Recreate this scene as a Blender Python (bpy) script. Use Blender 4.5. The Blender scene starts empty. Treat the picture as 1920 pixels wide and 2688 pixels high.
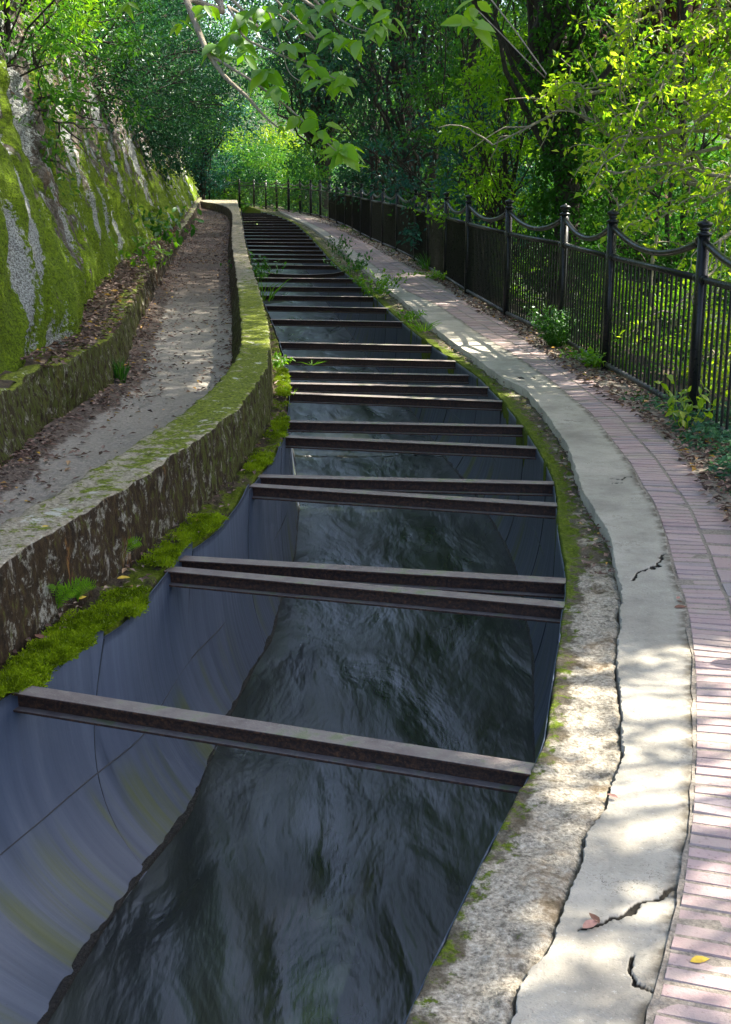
import bpy, math, random
import numpy as np
from math import radians as R
rng = np.random.default_rng(7)
random.seed(7)
S = bpy.context.scene
COL = S.collection
# ------------------------------------------------------------------ camera
HC = 1.8; F = 3310.0; P = R(15.13)
cp, sp = math.cos(P), math.sin(P)
def G(px, py, z=0.0):
    """photo position of a measured point -> its place on the level z"""
    u = (px-960)/F; v = (1344-py)/F
    d = np.array([u, cp+v*sp, -sp+v*cp])
    t = (z-HC)/d[2]
    return d[0]*t, d[1]*t
cam = bpy.data.cameras.new('camera'); cam.sensor_fit = 'VERTICAL'; cam.sensor_height = 36
cam.lens = F/2688*36; cam.clip_end = 2000; cam.clip_start = .05
co = bpy.data.objects.new('camera', cam); COL.objects.link(co)
co.location = (0, 0, HC); co.rotation_euler = (math.pi/2-P, 0, 0); S.camera = co
# ------------------------------------------------------------------ noise
def _h(i, j, k):
    n = (i*374761393 + j*668265263 + k*2147483647 + 1013) & 0xffffffff
    n = ((n ^ (n >> 13))*1274126177) & 0xffffffff
    n = ((n ^ (n >> 16))*2246822519) & 0xffffffff
    return ((n ^ (n >> 15)) & 0xffff)/65535.0
def vn(x, y, z=0.0):
    x, y, z = np.broadcast_arrays(np.asarray(x, float), np.asarray(y, float), np.asarray(z, float))
    i = np.floor(x).astype(np.int64); j = np.floor(y).astype(np.int64); k = np.floor(z).astype(np.int64)
    f = x-i; g = y-j; h = z-k
    f = f*f*(3-2*f); g = g*g*(3-2*g); h = h*h*(3-2*h)
    r = 0
    for a in (0, 1):
        for b in (0, 1):
            for c in (0, 1):
                r = r + _h(i+a, j+b, k+c)*(f if a else 1-f)*(g if b else 1-g)*(h if c else 1-h)
    return r*2-1
def fbm(x, y, z=0.0, o=4):
    r = 0; a = 1; s = 1
    for q in range(o):
        r = r + a*vn(np.asarray(x)*s+q*17.3, np.asarray(y)*s, np.asarray(z)*s); a *= .5; s *= 2.03
    return r
def sm(a, b, x): 
    t = np.clip((np.asarray(x, float)-a)/(b-a), 0, 1); return t*t*(3-2*t)
# ------------------------------------------------------------------ traces X(Y)
YG = np.exp(np.linspace(math.log(.8), math.log(130), 1400))
def trace(pts, z, smooth=3.0, n=None):
    w = sorted([G(x, y, z)[::-1] for x, y in pts])
    if n: w = [p for p in w]
    ys = np.array([p[0] for p in w]); xs = np.array([p[1] for p in w])
    v = np.interp(YG, ys, xs)
    i0 = min(3, len(ys)-1)
    s0 = (xs[i0]-xs[0])/(ys[i0]-ys[0]); s1 = (xs[-1]-xs[-3])/(ys[-1]-ys[-3])
    v = np.where(YG < ys[0], xs[0]+(YG-ys[0])*s0, v); v = np.where(YG > ys[-1], xs[-1]+(YG-ys[-1])*s1, v)
    k = int(smooth*4); g = np.exp(-.5*(np.arange(-k, k+1)/smooth)**2); g /= g.sum()
    vp = np.concatenate([v[0]+(v[0]-v[1:k+1][::-1]), v, v[-1]+(v[-1]-v[-k-1:-1][::-1])])
    v = np.convolve(vp, g, 'valid')
    return lambda Y: np.interp(Y, YG, v)
ZW = .377; ZWAT = -.88
flL = trace([(33,1810),(129,1749),(177,1718),(325,1636),(451,1478),(486,1448),(560,1400),(640,1300),(690,1236),(735,1180),(752,1135),(756,1095),(760,1030),(752,960),(735,897),(712,835),(697,800),(684,775),(672,740),(664,700),(658,668),(650,645),(643,620),(640,600),(637,575),(634,558)], 0, 5)
flR = trace([(1052,2688),(1182,2424),(1290,2200),(1380,2040),(1432,1940),(1445,1845),(1466,1680),(1486,1548),(1484,1480),(1468,1400),(1462,1340),(1462,1290),(1452,1250),(1415,1180),(1400,1155),(1350,1085),(1302,1032),(1262,990),(1205,950),(1135,905),(1083,866),(1035,825),(985,780),(935,735),(888,700),(860,672),(840,648),(812,618),(777,586),(740,569),(702,559)], 0, 5)
watL = trace([(118,2688),(195,2561),(254,2461),(349,2325),(414,2242),(502,2136),(532,2035),(553,1988),(609,1867),(662,1755),(715,1678),(733,1584),(774,1465),(786,1318),(770,1241),(762,1163)], ZWAT, 5)
watR = trace([(1400,1992),(1403,1832),(1400,1714),(1383,1631),(1362,1507),(1321,1418),(1279,1347),(1250,1296),(1205,1246),(1161,1194),(1128,1146),(1083,1080),(1017,1005),(965,935),(913,869),(888,835),(862,799),(823,749),(800,711)], ZWAT, 5)
wIn = trace([(0,1470),(150,1385),(301,1300),(430,1212),(567,1120),(627,1073),(668,1020),(703,967),(709,907),(706,854),(689,783),(674,736),(656,683),(644,635),(639,602),(635,575),(630,556)], ZW, 8)
wOut = trace([(0,1374),(139,1300),(502,1067),(591,984),(627,937),(635,895),(633,836),(627,777),(618,706),(610,645),(608,615),(611,575),(609,556),(598,544),(573,535),(513,525)], ZW, 8)
kerbF = trace([(6,1241),(118,1138),(225,1079),(284,1040),(331,985),(366,884),(414,777),(449,712),(490,635),(512,591),(526,555)], 0, 8)
stepX = trace([(1344,2688),(1368,2573),(1451,2490),(1456,2449),(1480,2402),(1516,2313),(1533,2260),(1542,2189),(1598,2118),(1610,2065),(1637,1988),(1628,1832),(1622,1743),(1631,1596),(1628,1536),(1610,1477),(1592,1406),(1545,1340),(1527,1298),(1492,1191),(1433,1102),(1380,1037),(1320,1008),(1244,949),(1155,884),(1080,815),(1010,760),(940,700),(880,645),(810,595),(750,566)], 0, 3)
slabR = trace([(1699,2688),(1722,2603),(1752,2461),(1770,2402),(1785,2307),(1795,2224),(1805,2165),(1817,1988),(1817,1773),(1811,1714),(1802,1631),(1788,1566),(1770,1525),(1752,1454),(1711,1335),(1681,1300),(1657,1244),(1598,1167),(1551,1102),(1480,1043),(1415,990),(1338,937),(1244,878),(1155,813),(1066,771),(985,705),(915,650),(850,606),(800,582),(760,567)], 0, 6)
brkR = trace([(1881,1340),(1811,1252),(1776,1179),(1710,1133),(1655,1091),(1600,1063),(1492,984),(1421,931),(1315,848),(1256,825),(1155,748),(1078,706),(1019,677),(960,641),(900,612),(850,590),(780,568)], 0, 8)
def wI(Y): return np.maximum(wIn(Y), wOut(Y)+.24+.1*sm(40, 60, Y))
def wL(Y):
    e = flL(Y)+.012; w = watL(Y); t = sm(9.5, 12, Y)
    return np.maximum(e, w*(1-t)+(e+.05)*t)
def wR(Y):
    e = flR(Y)-.012; t = sm(5.0, 6.0, Y); w = (e-.09)*(1-t)+watR(Y)*t
    t2 = sm(28, 34, Y); return np.minimum(e, w*(1-t2)+(e-.15)*t2)
# ------------------------------------------------------------------ mesh helpers
def tag(o, label=None, cat=None, group=None, kind=None):
    if label: o['label'] = label
    if cat: o['category'] = cat
    if group: o['group'] = group
    if kind: o['kind'] = kind
    return o
def empty(name, loc, label, cat, group=None):
    o = bpy.data.objects.new(name, None); COL.objects.link(o); o.location = loc; o.empty_display_size = .1
    return tag(o, label, cat, group)
def mesh(name, V, Fc, mat, parent=None, smooth=True, attrs=None, org=None):
    """Fc: list of (n,k) int arrays"""
    V = np.asarray(V, float)
    if parent is not None and org is None: org = np.array(parent.location) if parent.parent is None else np.array(parent.location)+np.array(parent.parent.location)
    if org is not None: V = V-np.asarray(org)
    if not isinstance(Fc, list): Fc = [Fc]
    Fc = [np.asarray(f, np.int64) for f in Fc if len(f)]
    me = bpy.data.meshes.new(name)
    nl = sum(f.size for f in Fc); nf = sum(len(f) for f in Fc)
    me.vertices.add(len(V)); me.vertices.foreach_set('co', V.astype(np.float32).ravel())
    me.loops.add(nl); me.loops.foreach_set('vertex_index', np.concatenate([f.ravel() for f in Fc]).astype(np.int32))
    me.polygons.add(nf)
    tot = np.concatenate([np.full(len(f), f.shape[1]) for f in Fc]); st = np.concatenate([[0], np.cumsum(tot)[:-1]])
    me.polygons.foreach_set('loop_start', st.astype(np.int32)); me.polygons.foreach_set('loop_total', tot.astype(np.int32))
    me.polygons.foreach_set('use_smooth', np.full(nf, bool(smooth)))
    me.update(calc_edges=True)
    for k, a in (attrs or {}).items():
        at = me.attributes.new(k, 'FLOAT', 'POINT'); at.data.foreach_set('value', np.asarray(a, np.float32).ravel())
    me.materials.append(mat)
    o = bpy.data.objects.new(name, me); COL.objects.link(o)
    if parent is not None: o.parent = parent
    elif org is not None: o.location = org
    return o
class MB:
    def __init__(s): s.V = []; s.F = {}; s.n = 0
    def add(s, V, *Fs):
        for f in Fs:
            f = np.asarray(f, np.int64)
            if len(f): s.F.setdefault(f.shape[1], []).append(f+s.n)
        V = np.asarray(V, float); s.V.append(V); s.n += len(V); return s
    def box(s, c, h, ax=None):
        c = np.array(c, float); h = np.array(h, float)
        v = np.array([[a, b, d] for a in (-1, 1) for b in (-1, 1) for d in (-1, 1)])*h
        if ax is not None: v = v@np.array(ax)
        return s.add(v+c, [[0,1,3,2],[4,6,7,5],[0,4,5,1],[2,3,7,6],[0,2,6,4],[1,5,7,3]])
    def tube(s, pts, rad, n=8, cap=True):
        p = np.array(pts, float); m = len(p); r = np.broadcast_to(np.asarray(rad, float), (m,))
        t = np.gradient(p, axis=0); t /= np.linalg.norm(t, axis=1)[:, None]+1e-9
        ref = np.array([0, 0, 1.]) if abs(t[0, 2]) < .9 else np.array([0, 1., 0])
        a = np.zeros_like(p); q = ref
        for i in range(m):
            q = q-t[i]*(q@t[i]); q /= np.linalg.norm(q)+1e-9; a[i] = q
        b = np.cross(t, a); an = np.arange(n)*2*math.pi/n
        V = p[:, None]+r[:, None, None]*(a[:, None]*np.cos(an)[None, :, None]+b[:, None]*np.sin(an)[None, :, None])
        i = np.arange(m-1)[:, None]*n; j = np.arange(n)[None]; k = (j+1) % n
        Fq = np.stack([i+j, i+k, i+n+k, i+n+j], -1).reshape(-1, 4)
        s.add(V.reshape(-1, 3), Fq)
        if cap:
            o = s.n-m*n; s.F.setdefault(n, []).append(np.array([np.arange(n)[::-1]+o, np.arange(n)+o+(m-1)*n]))
        return s
    def lathe(s, c, prof, n=14):
        prof = np.array(prof, float); an = np.arange(n)*2*math.pi/n
        V = np.stack([prof[:, None, 0]*np.cos(an), prof[:, None, 0]*np.sin(an), np.repeat(prof[:, 1:2], n, 1)], -1)+np.array(c)
        m = len(prof); i = np.arange(m-1)[:, None]*n; j = np.arange(n)[None]; k = (j+1) % n
        return s.add(V.reshape(-1, 3), np.stack([i+j, i+k, i+n+k, i+n+j], -1).reshape(-1, 4))
    def build(s, name, mat, parent=None, smooth=False, org=None):
        return mesh(name, np.concatenate(s.V), [np.concatenate(f) for f in s.F.values()], mat, parent, smooth, org=org)
def grid(nu, nv):
    i = np.arange(nu-1)[:, None]*nv; j = np.arange(nv-1)[None]
    return np.stack([i+j, i+j+1, i+nv+j+1, i+nv+j], -1).reshape(-1, 4)
def ysamp(y0, y1, q, mn=0.0):
    ys = [y0]
    while ys[-1] < y1: ys.append(ys[-1]+max(mn, ys[-1]*q))
    return np.array(ys)
def strip(name, fa, fb, ys, nt, zf, mat, tag_, jag=None, skirt=None):
    t = np.linspace(0, 1, nt+1); Y = np.repeat(ys[:, None], nt+1, 1); T = np.repeat(t[None], len(ys), 0)
    a = fa(ys)[:, None]; b = fb(ys)[:, None]; X = a+(b-a)*T
    if jag is not None: X = X+jag(X, Y, T)
    Z = zf(X, Y, T); dl = X-a; dr = b-X
    V = np.stack([X, Y, Z], -1)
    if skirt:
        l = V[:, :1].copy(); l[..., 2] = skirt; r = V[:, -1:].copy(); r[..., 2] = skirt
        V = np.concatenate([l, V, r], 1); T = np.concatenate([T[:, :1], T, T[:, -1:]], 1)
        dl = np.concatenate([dl[:, :1], dl, dl[:, -1:]], 1); dr = np.concatenate([dr[:, :1], dr, dr[:, -1:]], 1)
    Fq = grid(*V.shape[:2])
    o = mesh(name, V.reshape(-1, 3), Fq[:, ::-1], mat, attrs={'t': T, 'dl': dl, 'dr': dr})
    tag(o, **tag_); return o, V
# ------------------------------------------------------------------ materials
class NT:
    def __init__(s, name):
        s.m = bpy.data.materials.new(name); s.m.use_nodes = True; s.t = s.m.node_tree; s.t.nodes.clear()
        s.out = s.t.nodes.new('ShaderNodeOutputMaterial'); s.co = s.t.nodes.new('ShaderNodeTexCoord').outputs['Object']
        s.geo = s.t.nodes.new('ShaderNodeNewGeometry')
    def link(s, a, b): s.t.links.new(a, b)
    def setin(s, sock, v):
        if hasattr(v, 'is_output'): s.link(v, sock)
        elif isinstance(v, (tuple, list)) and len(v) == 3 and sock.type == 'RGBA': sock.default_value = (*v, 1)
        else: sock.default_value = v
    def node(s, ty, ins={}, **kw):
        n = s.t.nodes.new('ShaderNode'+ty)
        for k, v in kw.items(): setattr(n, k, v)
        for k, v in ins.items(): s.setin(n.inputs[k], v)
        return n
    def vec(s, sc, co=None): return s.node('Mapping', {'Vector': co or s.co, 'Scale': sc}).outputs[0]
    def noise(s, scale, det=5, rough=.6, vec=None, dist=0):
        return s.node('TexNoise', {'Vector': vec or s.co, 'Scale': scale, 'Detail': det, 'Roughness': rough, 'Distortion': dist}).outputs[0]
    def ramp(s, f, stops, interp='LINEAR'):
        n = s.node('ValToRGB', {'Fac': f}); r = n.color_ramp; r.interpolation = interp
        while len(r.elements) < len(stops): r.elements.new(.5)
        for e, (p, c) in zip(r.elements, stops):
            e.position = p; e.color = (*c, 1) if isinstance(c, tuple) else (c, c, c, 1)
        return n.outputs[0]
    def mix(s, f, a, b, bt='MIX'):
        n = s.node('Mix', data_type='RGBA', blend_type=bt); s.setin(n.inputs[0], f); s.setin(n.inputs[6], a); s.setin(n.inputs[7], b)
        return n.outputs[2]
    def math(s, op, a, b=0.0, c=0.0, clamp=False):
        n = s.node('Math', operation=op, use_clamp=clamp)
        s.setin(n.inputs[0], a); s.setin(n.inputs[1], b); s.setin(n.inputs[2], c); return n.outputs[0]
    def rng(s, v, a, b, c=0.0, d=1.0):
        return s.node('MapRange', {'Value': v, 'From Min': a, 'From Max': b, 'To Min': c, 'To Max': d}, interpolation_type='SMOOTHSTEP').outputs[0]
    def attr(s, n): return s.node('Attribute', attribute_name=n).outputs['Fac']
    def sep(s, v): return s.node('SeparateXYZ', {'Vector': v}).outputs
    def bump(s, h, dist, st=1.0): return s.node('Bump', {'Height': h, 'Distance': dist, 'Strength': st}).outputs[0]
    def bsdf(s, col, rough=.8, normal=None, metal=0.0, spec=.5, **kw):
        ins = {'Base Color': col, 'Roughness': rough, 'Metallic': metal, 'Specular IOR Level': spec}
        if normal: ins['Normal'] = normal
        ins.update(kw)
        b = s.node('BsdfPrincipled', ins); s.link(b.outputs[0], s.out.inputs[0]); return s.m
def leafmat(name, cols, sc=.6, trans=.45, gloss=.02, rough=.45):
    m = NT(name); rnd = m.geo.outputs['Random Per Island']
    n = m.noise(sc, 2); f = m.math('ADD', m.math('MULTIPLY', rnd, .45), m.math('MULTIPLY', m.rng(n, .3, .7), .6), clamp=True)
    k = len(cols); c = m.ramp(f, [(i/(k-1), cols[i]) for i in range(k)])
    d = m.node('BsdfDiffuse', {'Color': c}).outputs[0]
    tc = m.mix(1.0, c, (1.2, 1.35, .6), 'MULTIPLY')
    t = m.node('BsdfTranslucent', {'Color': tc}).outputs[0]
    g = m.node('BsdfGlossy', {'Color': (.45, .48, .5), 'Roughness': rough}).outputs[0]
    a = m.node('MixShader', {0: trans, 1: d, 2: t}).outputs[0]
    fr = m.node('LayerWeight', {'Blend': .35}).outputs['Fresnel']
    b = m.node('MixShader', {0: m.math('ADD', m.math('MULTIPLY', fr, .10), gloss), 1: a, 2: g}).outputs[0]
    m.link(b, m.out.inputs[0]); return m.m
M = {}
def mats():
    # smooth concrete slab
    m = NT('smooth_concrete'); n1 = m.noise(3, 6); n2 = m.noise(90, 3, .7); n3 = m.noise(14, 5, .65)
    c = m.ramp(n1, [(.3, (.29, .265, .22)), (.5, (.40, .37, .305)), (.75, (.50, .46, .385))])
    c = m.mix(m.rng(n3, .5, .75, 0, .5), c, (.24, .225, .19)); c = m.mix(m.rng(n2, .58, .7, 0, .45), c, (.15, .14, .12)); c = m.mix(m.rng(n2, .38, .3, 0, .5), c, (.6, .58, .52))
    wv = m.node('VectorMath', {0: m.co, 1: m.node('TexNoise', {'Vector': m.co, 'Scale': 5.0, 'Detail': 6.0, 'Roughness': .7}).outputs['Color']}, operation='ADD').outputs[0]
    vo = m.node('TexVoronoi', {'Vector': wv, 'Scale': 1.15}, feature='DISTANCE_TO_EDGE').outputs['Distance']
    c = m.mix(m.math('MULTIPLY', m.rng(vo, .006, .0), m.rng(n1, .48, .56)), c, (.07, .06, .045)); c = m.mix(m.rng(m.noise(1.7, 6, .7), .5, .68, 0, .45), c, (.20, .185, .15))
    cr = m.attr('crack'); c = m.mix(m.rng(cr, .1, .6), c, (.02, .017, .012)); c = m.mix(m.math('MULTIPLY', m.rng(m.attr('dr'), .05, 0), m.rng(n3, .35, .6)), c, (.13, .11, .08))  # crack dirt, darkened further in place of the shade of its depth
    h = m.math('ADD', n2, m.math('MULTIPLY', n3, 1.5)); M['slab'] = m.bsdf(c, .85, m.bump(h, .004, .8), spec=.3)
    # rough old coping
    m = NT('weathered_coping'); n1 = m.noise(5, 6, .65); n2 = m.noise(75, 4, .75); n3 = m.noise(18, 6, .7); ed = m.attr('dl'); far = m.rng(m.sep(m.co)[1], 4.8, 6.3)
    c = m.ramp(n2, [(.32, (.13, .112, .088)), (.45, (.31, .275, .215)), (.57, (.46, .415, .33)), (.72, (.62, .57, .48))])
    c = m.mix(m.rng(n3, .50, .66, 0, .75), c, (.085, .073, .055)); c = m.mix(m.rng(n1, .52, .7, 0, .65), c, (.36, .25, .14))
    cc = m.math('ADD', m.math('MULTIPLY', m.rng(ed, .13, .0), .75), m.math('MULTIPLY', far, .62)); mo = m.rng(m.math('ADD', m.math('MULTIPLY', cc, .26), n3), .64, .76)
    dirt = m.rng(m.math('ADD', m.math('MULTIPLY', cc, .32), n1), .58, .7, 0, .8)
    c = m.mix(dirt, c, (.045, .035, .018)); c = m.mix(mo, c, m.ramp(n2, [(.3, (.035, .05, .004)), (.55, (.10, .14, .008)), (.75, (.19, .24, .02))]))
    h = m.math('ADD', m.math('MULTIPLY', n2, 1.0), m.math('MULTIPLY', n3, 1.5)); M['coping'] = m.bsdf(c, .95, m.bump(h, .010, .9), spec=.2)
    # brick
    m = NT('paving_brick'); r = m.geo.outputs['Random Per Island']; n2 = m.noise(60, 4, .7); n1 = m.noise(4, 4)
    c = m.ramp(r, [(0, (.34, .215, .20)), (.2, (.36, .225, .20)), (.4, (.37, .245, .235)), (.55, (.40, .28, .25)), (.68, (.32, .19, .18)), (.8, (.20, .19, .21)), (.9, (.34, .21, .2)), (1, (.15, .155, .18))])
    c = m.mix(.34, c, (.55, .47, .46)); c = m.mix(m.rng(n1, .45, .7, 0, .6), c, (.42, .36, .30)); c = m.mix(m.rng(n2, .55, .72, 0, .5), c, (.42, .37, .32)); c = m.mix(m.rng(n2, .42, .3, 0, .5), c, (.14, .10, .09))
    M['brick'] = m.bsdf(c, .85, m.bump(n2, .004, .8), spec=.3)
    m = NT('sandy_joint'); n2 = m.noise(70, 4, .7); c = m.ramp(n2, [(.3, (.16, .135, .105)), (.7, (.38, .33, .27))]); M['joint'] = m.bsdf(c, .95, m.bump(n2, .006))
    # parapet wall
    m = NT('stained_wall'); nz = m.sep(m.geo.outputs['Normal'])[2]; top = m.rng(nz, .55, .8)
    n1 = m.noise(4, 6, .65); n2 = m.noise(45, 5, .75); n3 = m.noise(11, 6, .7, dist=.4); Y = m.sep(m.co)[1]
    c = m.ramp(n2, [(.3, (.12, .10, .075)), (.5, (.30, .26, .19)), (.7, (.50, .46, .37))]); c = m.mix(m.rng(n3, .5, .62, 0, .75), c, (.10, .075, .03))
    ym = m.math('MULTIPLY', m.rng(Y, 4.5, 8.5), m.rng(Y, 19, 14)); a = m.math('ADD', n3, m.math('ADD', m.math('MULTIPLY', ym, .2), m.math('MULTIPLY', m.attr('mossy'), .09)))
    ms = m.ramp(n2, [(.34, (.03, .038, .003)), (.5, (.115, .15, .006)), (.66, (.24, .29, .014))])
    c = m.mix(m.rng(a, .60, .70, 0, .95), c, ms); c = m.mix(m.rng(m.noise(7, 5, .7), .6, .66, 0, .75), c, (.52, .52, .46))
    vs = m.vec((7, 7, 2.6)); s1 = m.noise(1.3, 7, .72, vs); s2 = m.noise(5, 5, .7, vs); s3 = m.noise(1, 5, .6, m.vec((4, 4, 1)))
    d = m.ramp(s2, [(.3, (.010, .007, .004)), (.5, (.03, .018, .008)), (.72, (.075, .048, .02))])
    d = m.mix(m.rng(s1, .58, .66, 0, .8), d, m.ramp(n2, [(.3, (.17, .15, .12)), (.7, (.42, .40, .35))])); d = m.mix(m.math('MULTIPLY', m.rng(n3, .53, .62), m.rng(n2, .4, .6)), d, (.26, .25, .21)); d = m.mix(m.math('MULTIPLY', m.rng(s3, .58, .68), m.rng(s2, .45, .6)), d, (.22, .10, .03))
    d = m.mix(m.rng(m.math('ADD', s2, m.math('MULTIPLY', ym, .14)), .57, .68, 0, .85), d, (.055, .07, .008))
    c = m.mix(top, d, c); M['wall'] = m.bsdf(c, .92, m.bump(m.math('ADD', n2, m.math('MULTIPLY', n3, 1.5)), .010, .9), spec=.25)
    # mossy ledge
    m = NT('mossy_ledge'); n1 = m.noise(6, 6, .65); n2 = m.noise(60, 5, .75); n3 = m.noise(20, 5, .7)
    c = m.ramp(n2, [(.3, (.02, .015, .01)), (.6, (.09, .07, .045)), (.75, (.25, .22, .17))])
    ms = m.ramp(n2, [(.3, (.025, .035, .003)), (.5, (.085, .115, .005)), (.72, (.17, .22, .012))])
    c = m.mix(m.rng(m.math('ADD', n1, m.math('MULTIPLY', m.attr('t'), .12)), .52, .62), c, ms); M['ledge'] = m.bsdf(c, .95, m.bump(m.math('ADD', n2, n3), .016), spec=.2)
    # rock
    m = NT('mossy_rock'); vs = m.vec((1.0, .62, .30)); vm = m.node('Mapping', {'Vector': m.co, 'Rotation': (R(14), R(16), 0), 'Scale': (1, 1.25, .42)}).outputs[0]
    r1 = m.noise(3.2, 8, .68, vm, dist=.5); r2 = m.noise(26, 6, .72); r3 = m.noise(70, 4, .75); r4 = m.noise(.9, 4, .6, vm)
    rock = m.ramp(r2, [(.25, (.04, .032, .024)), (.45, (.13, .11, .09)), (.6, (.26, .235, .20)), (.78, (.42, .40, .37))])
    rock = m.mix(m.rng(m.noise(2.2, 4, .6), .54, .66, 0, .7), rock, (.20, .125, .075))
    lich = m.ramp(r3, [(.3, (.46, .49, .48)), (.5, (.66, .70, .68))]); rock = m.mix(m.rng(m.noise(5.5, 6, .7, vm), .56, .62), rock, lich)
    ms = m.ramp(m.math('ADD', m.math('MULTIPLY', r3, .6), m.math('MULTIPLY', r2, .4)), [(.36, (.015, .022, .002)), (.43, (.085, .125, .003)), (.52, (.17, .28, .004)), (.64, (.32, .45, .008))])
    fm = m.rng(m.math('ADD', r1, m.math('ADD', m.math('MULTIPLY', r4, .35), m.attr('moss'))), .655, .70)
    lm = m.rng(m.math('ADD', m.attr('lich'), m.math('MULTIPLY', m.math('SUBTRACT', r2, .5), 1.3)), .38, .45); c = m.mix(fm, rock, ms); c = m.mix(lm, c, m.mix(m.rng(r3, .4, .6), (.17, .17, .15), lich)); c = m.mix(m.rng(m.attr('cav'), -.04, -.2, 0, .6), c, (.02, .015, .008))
    h = m.math('ADD', m.math('MULTIPLY', r2, 1.6), m.math('ADD', m.math('MULTIPLY', r3, .6), m.math('MULTIPLY', fm, 1.2)))
    M['rock'] = m.bsdf(c, .92, m.bump(h, .075, 1), spec=.25)
    # steel lining
    m = NT('painted_steel_lining'); v = m.vec((0, 9, .30)); s1 = m.noise(1.2, 6, .62, v); s2 = m.noise(5, 6, .7, v); g = m.noise(1, 5, .6, m.vec((0, 4.5, .35))); z = m.sep(m.co)[2]; n3 = m.noise(160, 2, .6)
    c = m.ramp(s1, [(.3, (.052, .070, .108)), (.5, (.070, .091, .138)), (.7, (.094, .118, .168))])
    c = m.mix(m.rng(s2, .56, .74, 0, .4), c, (.14, .165, .21)); c = m.mix(m.rng(s2, .40, .28, 0, .45), c, (.03, .035, .045))
    gm = m.math('MULTIPLY', m.rng(g, .49, .64), m.math('MULTIPLY', m.rng(z, -.18, -.38), m.rng(z, -.84, -.7))); c = m.mix(m.math('MULTIPLY', gm, .75), c, (.085, .105, .025))
    c = m.mix(m.rng(z, -.76, -.87, 0, .35), c, (.12, .095, .10))
    c = m.mix(m.rng(n3, .68, .72, 0, .6), c, (.04, .04, .05)); M['steel'] = m.bsdf(c, m.rng(s2, .3, .7, .38, .62), m.bump(s2, .003, .4), metal=.15, spec=.5)
    m = NT('dark_waterline_growth'); n = m.noise(60, 4, .7); M['growth'] = m.bsdf(m.ramp(n, [(.4, (.004, .004, .004)), (.7, (.025, .022, .018))]), .5, m.bump(n, .02))
    # beams
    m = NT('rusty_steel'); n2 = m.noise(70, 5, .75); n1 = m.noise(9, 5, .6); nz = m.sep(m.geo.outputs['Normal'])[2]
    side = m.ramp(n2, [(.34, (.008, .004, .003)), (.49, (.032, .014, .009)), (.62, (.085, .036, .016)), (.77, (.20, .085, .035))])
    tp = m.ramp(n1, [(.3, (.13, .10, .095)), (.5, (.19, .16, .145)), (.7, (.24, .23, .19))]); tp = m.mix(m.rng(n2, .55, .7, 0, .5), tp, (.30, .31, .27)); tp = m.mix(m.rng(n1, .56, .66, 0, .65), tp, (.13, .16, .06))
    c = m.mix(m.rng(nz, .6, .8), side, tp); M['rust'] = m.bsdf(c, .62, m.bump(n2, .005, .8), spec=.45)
    # fence
    m = NT('black_fence_paint'); n = m.noise(30, 4, .6); n1 = m.noise(3.5, 5, .7)
    c = m.mix(m.rng(n1, .56, .72, 0, .6), (.011, .012, .013), (.045, .043, .035)); M['fence'] = m.bsdf(c, m.rng(n, .3, .7, .25, .42), m.bump(n, .002, .3), spec=.35)
    m = NT('scuffed_fence_paint'); n = m.noise(40, 4, .7); n1 = m.noise(2.2, 3, .6); c = m.ramp(m.math('ADD', m.math('MULTIPLY', n, .5), m.math('MULTIPLY', n1, .5)), [(.4, (.02, .021, .025)), (.52, (.07, .07, .08)), (.62, (.24, .23, .21))]); M['fence_low'] = m.bsdf(c, .5, m.bump(n, .004))
    # dirt track
    m = NT('trodden_dirt'); n1 = m.noise(1.6, 6, .65); n2 = m.noise(40, 5, .75); n3 = m.noise(9, 5, .7); t = m.attr('t')
    ce = m.ramp(n2, [(.3, (.22, .20, .175)), (.7, (.40, .37, .32))]); di = m.ramp(n2, [(.3, (.055, .042, .033)), (.5, (.12, .095, .078)), (.7, (.24, .20, .165))])
    ctr = m.math('MULTIPLY', m.rng(t, .10, .32), m.rng(t, 1.0, .9)); f = m.rng(m.math('ADD', m.math('MULTIPLY', ctr, .35), m.math('ADD', m.math('MULTIPLY', n1, .7), m.math('MULTIPLY', n3, .3))), .60, .70); f = m.math('MULTIPLY', f, m.rng(m.sep(m.co)[1], 22, 13))
    M['dirt'] = m.bsdf(m.mix(f, di, ce), .93, m.bump(m.math('ADD', n2, m.math('MULTIPLY', n3, 2)), .016), spec=.2)
    m = NT('forest_soil'); n2 = m.noise(14, 6, .75); M['soil'] = m.bsdf(m.ramp(n2, [(.3, (.02, .015, .009)), (.5, (.06, .042, .025)), (.65, (.09, .075, .035)), (.8, (.14, .10, .07))]), .95, m.bump(n2, .03))
    m = NT('forest_floor'); n2 = m.noise(2.5, 6, .75); M['floor'] = m.bsdf(m.ramp(n2, [(.35, (.010, .014, .006)), (.6, (.03, .045, .015))]), .95)
    m = NT('dry_leaf'); r = m.geo.outputs['Random Per Island']; c = m.ramp(r, [(0, (.05, .028, .018)), (.25, (.12, .07, .05)), (.5, (.20, .13, .10)), (.7, (.28, .20, .16)), (.86, (.10, .05, .035)), (.93, (.40, .30, .22)), (.975, (.42, .22, .03)), (1, (.5, .34, .03))]); M['litter'] = m.bsdf(c, .75, spec=.35)
    for k, c in (('yellow_leaf', (.62, .42, .04)), ('brown_leaf', (.20, .09, .055)), ('pink_leaf', (.42, .22, .17))):
        m = NT(k); n = m.noise(60, 3); M[k] = m.bsdf(m.mix(m.rng(n, .4, .7, 0, .5), c, tuple(x*.5 for x in c)), .7)
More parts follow.
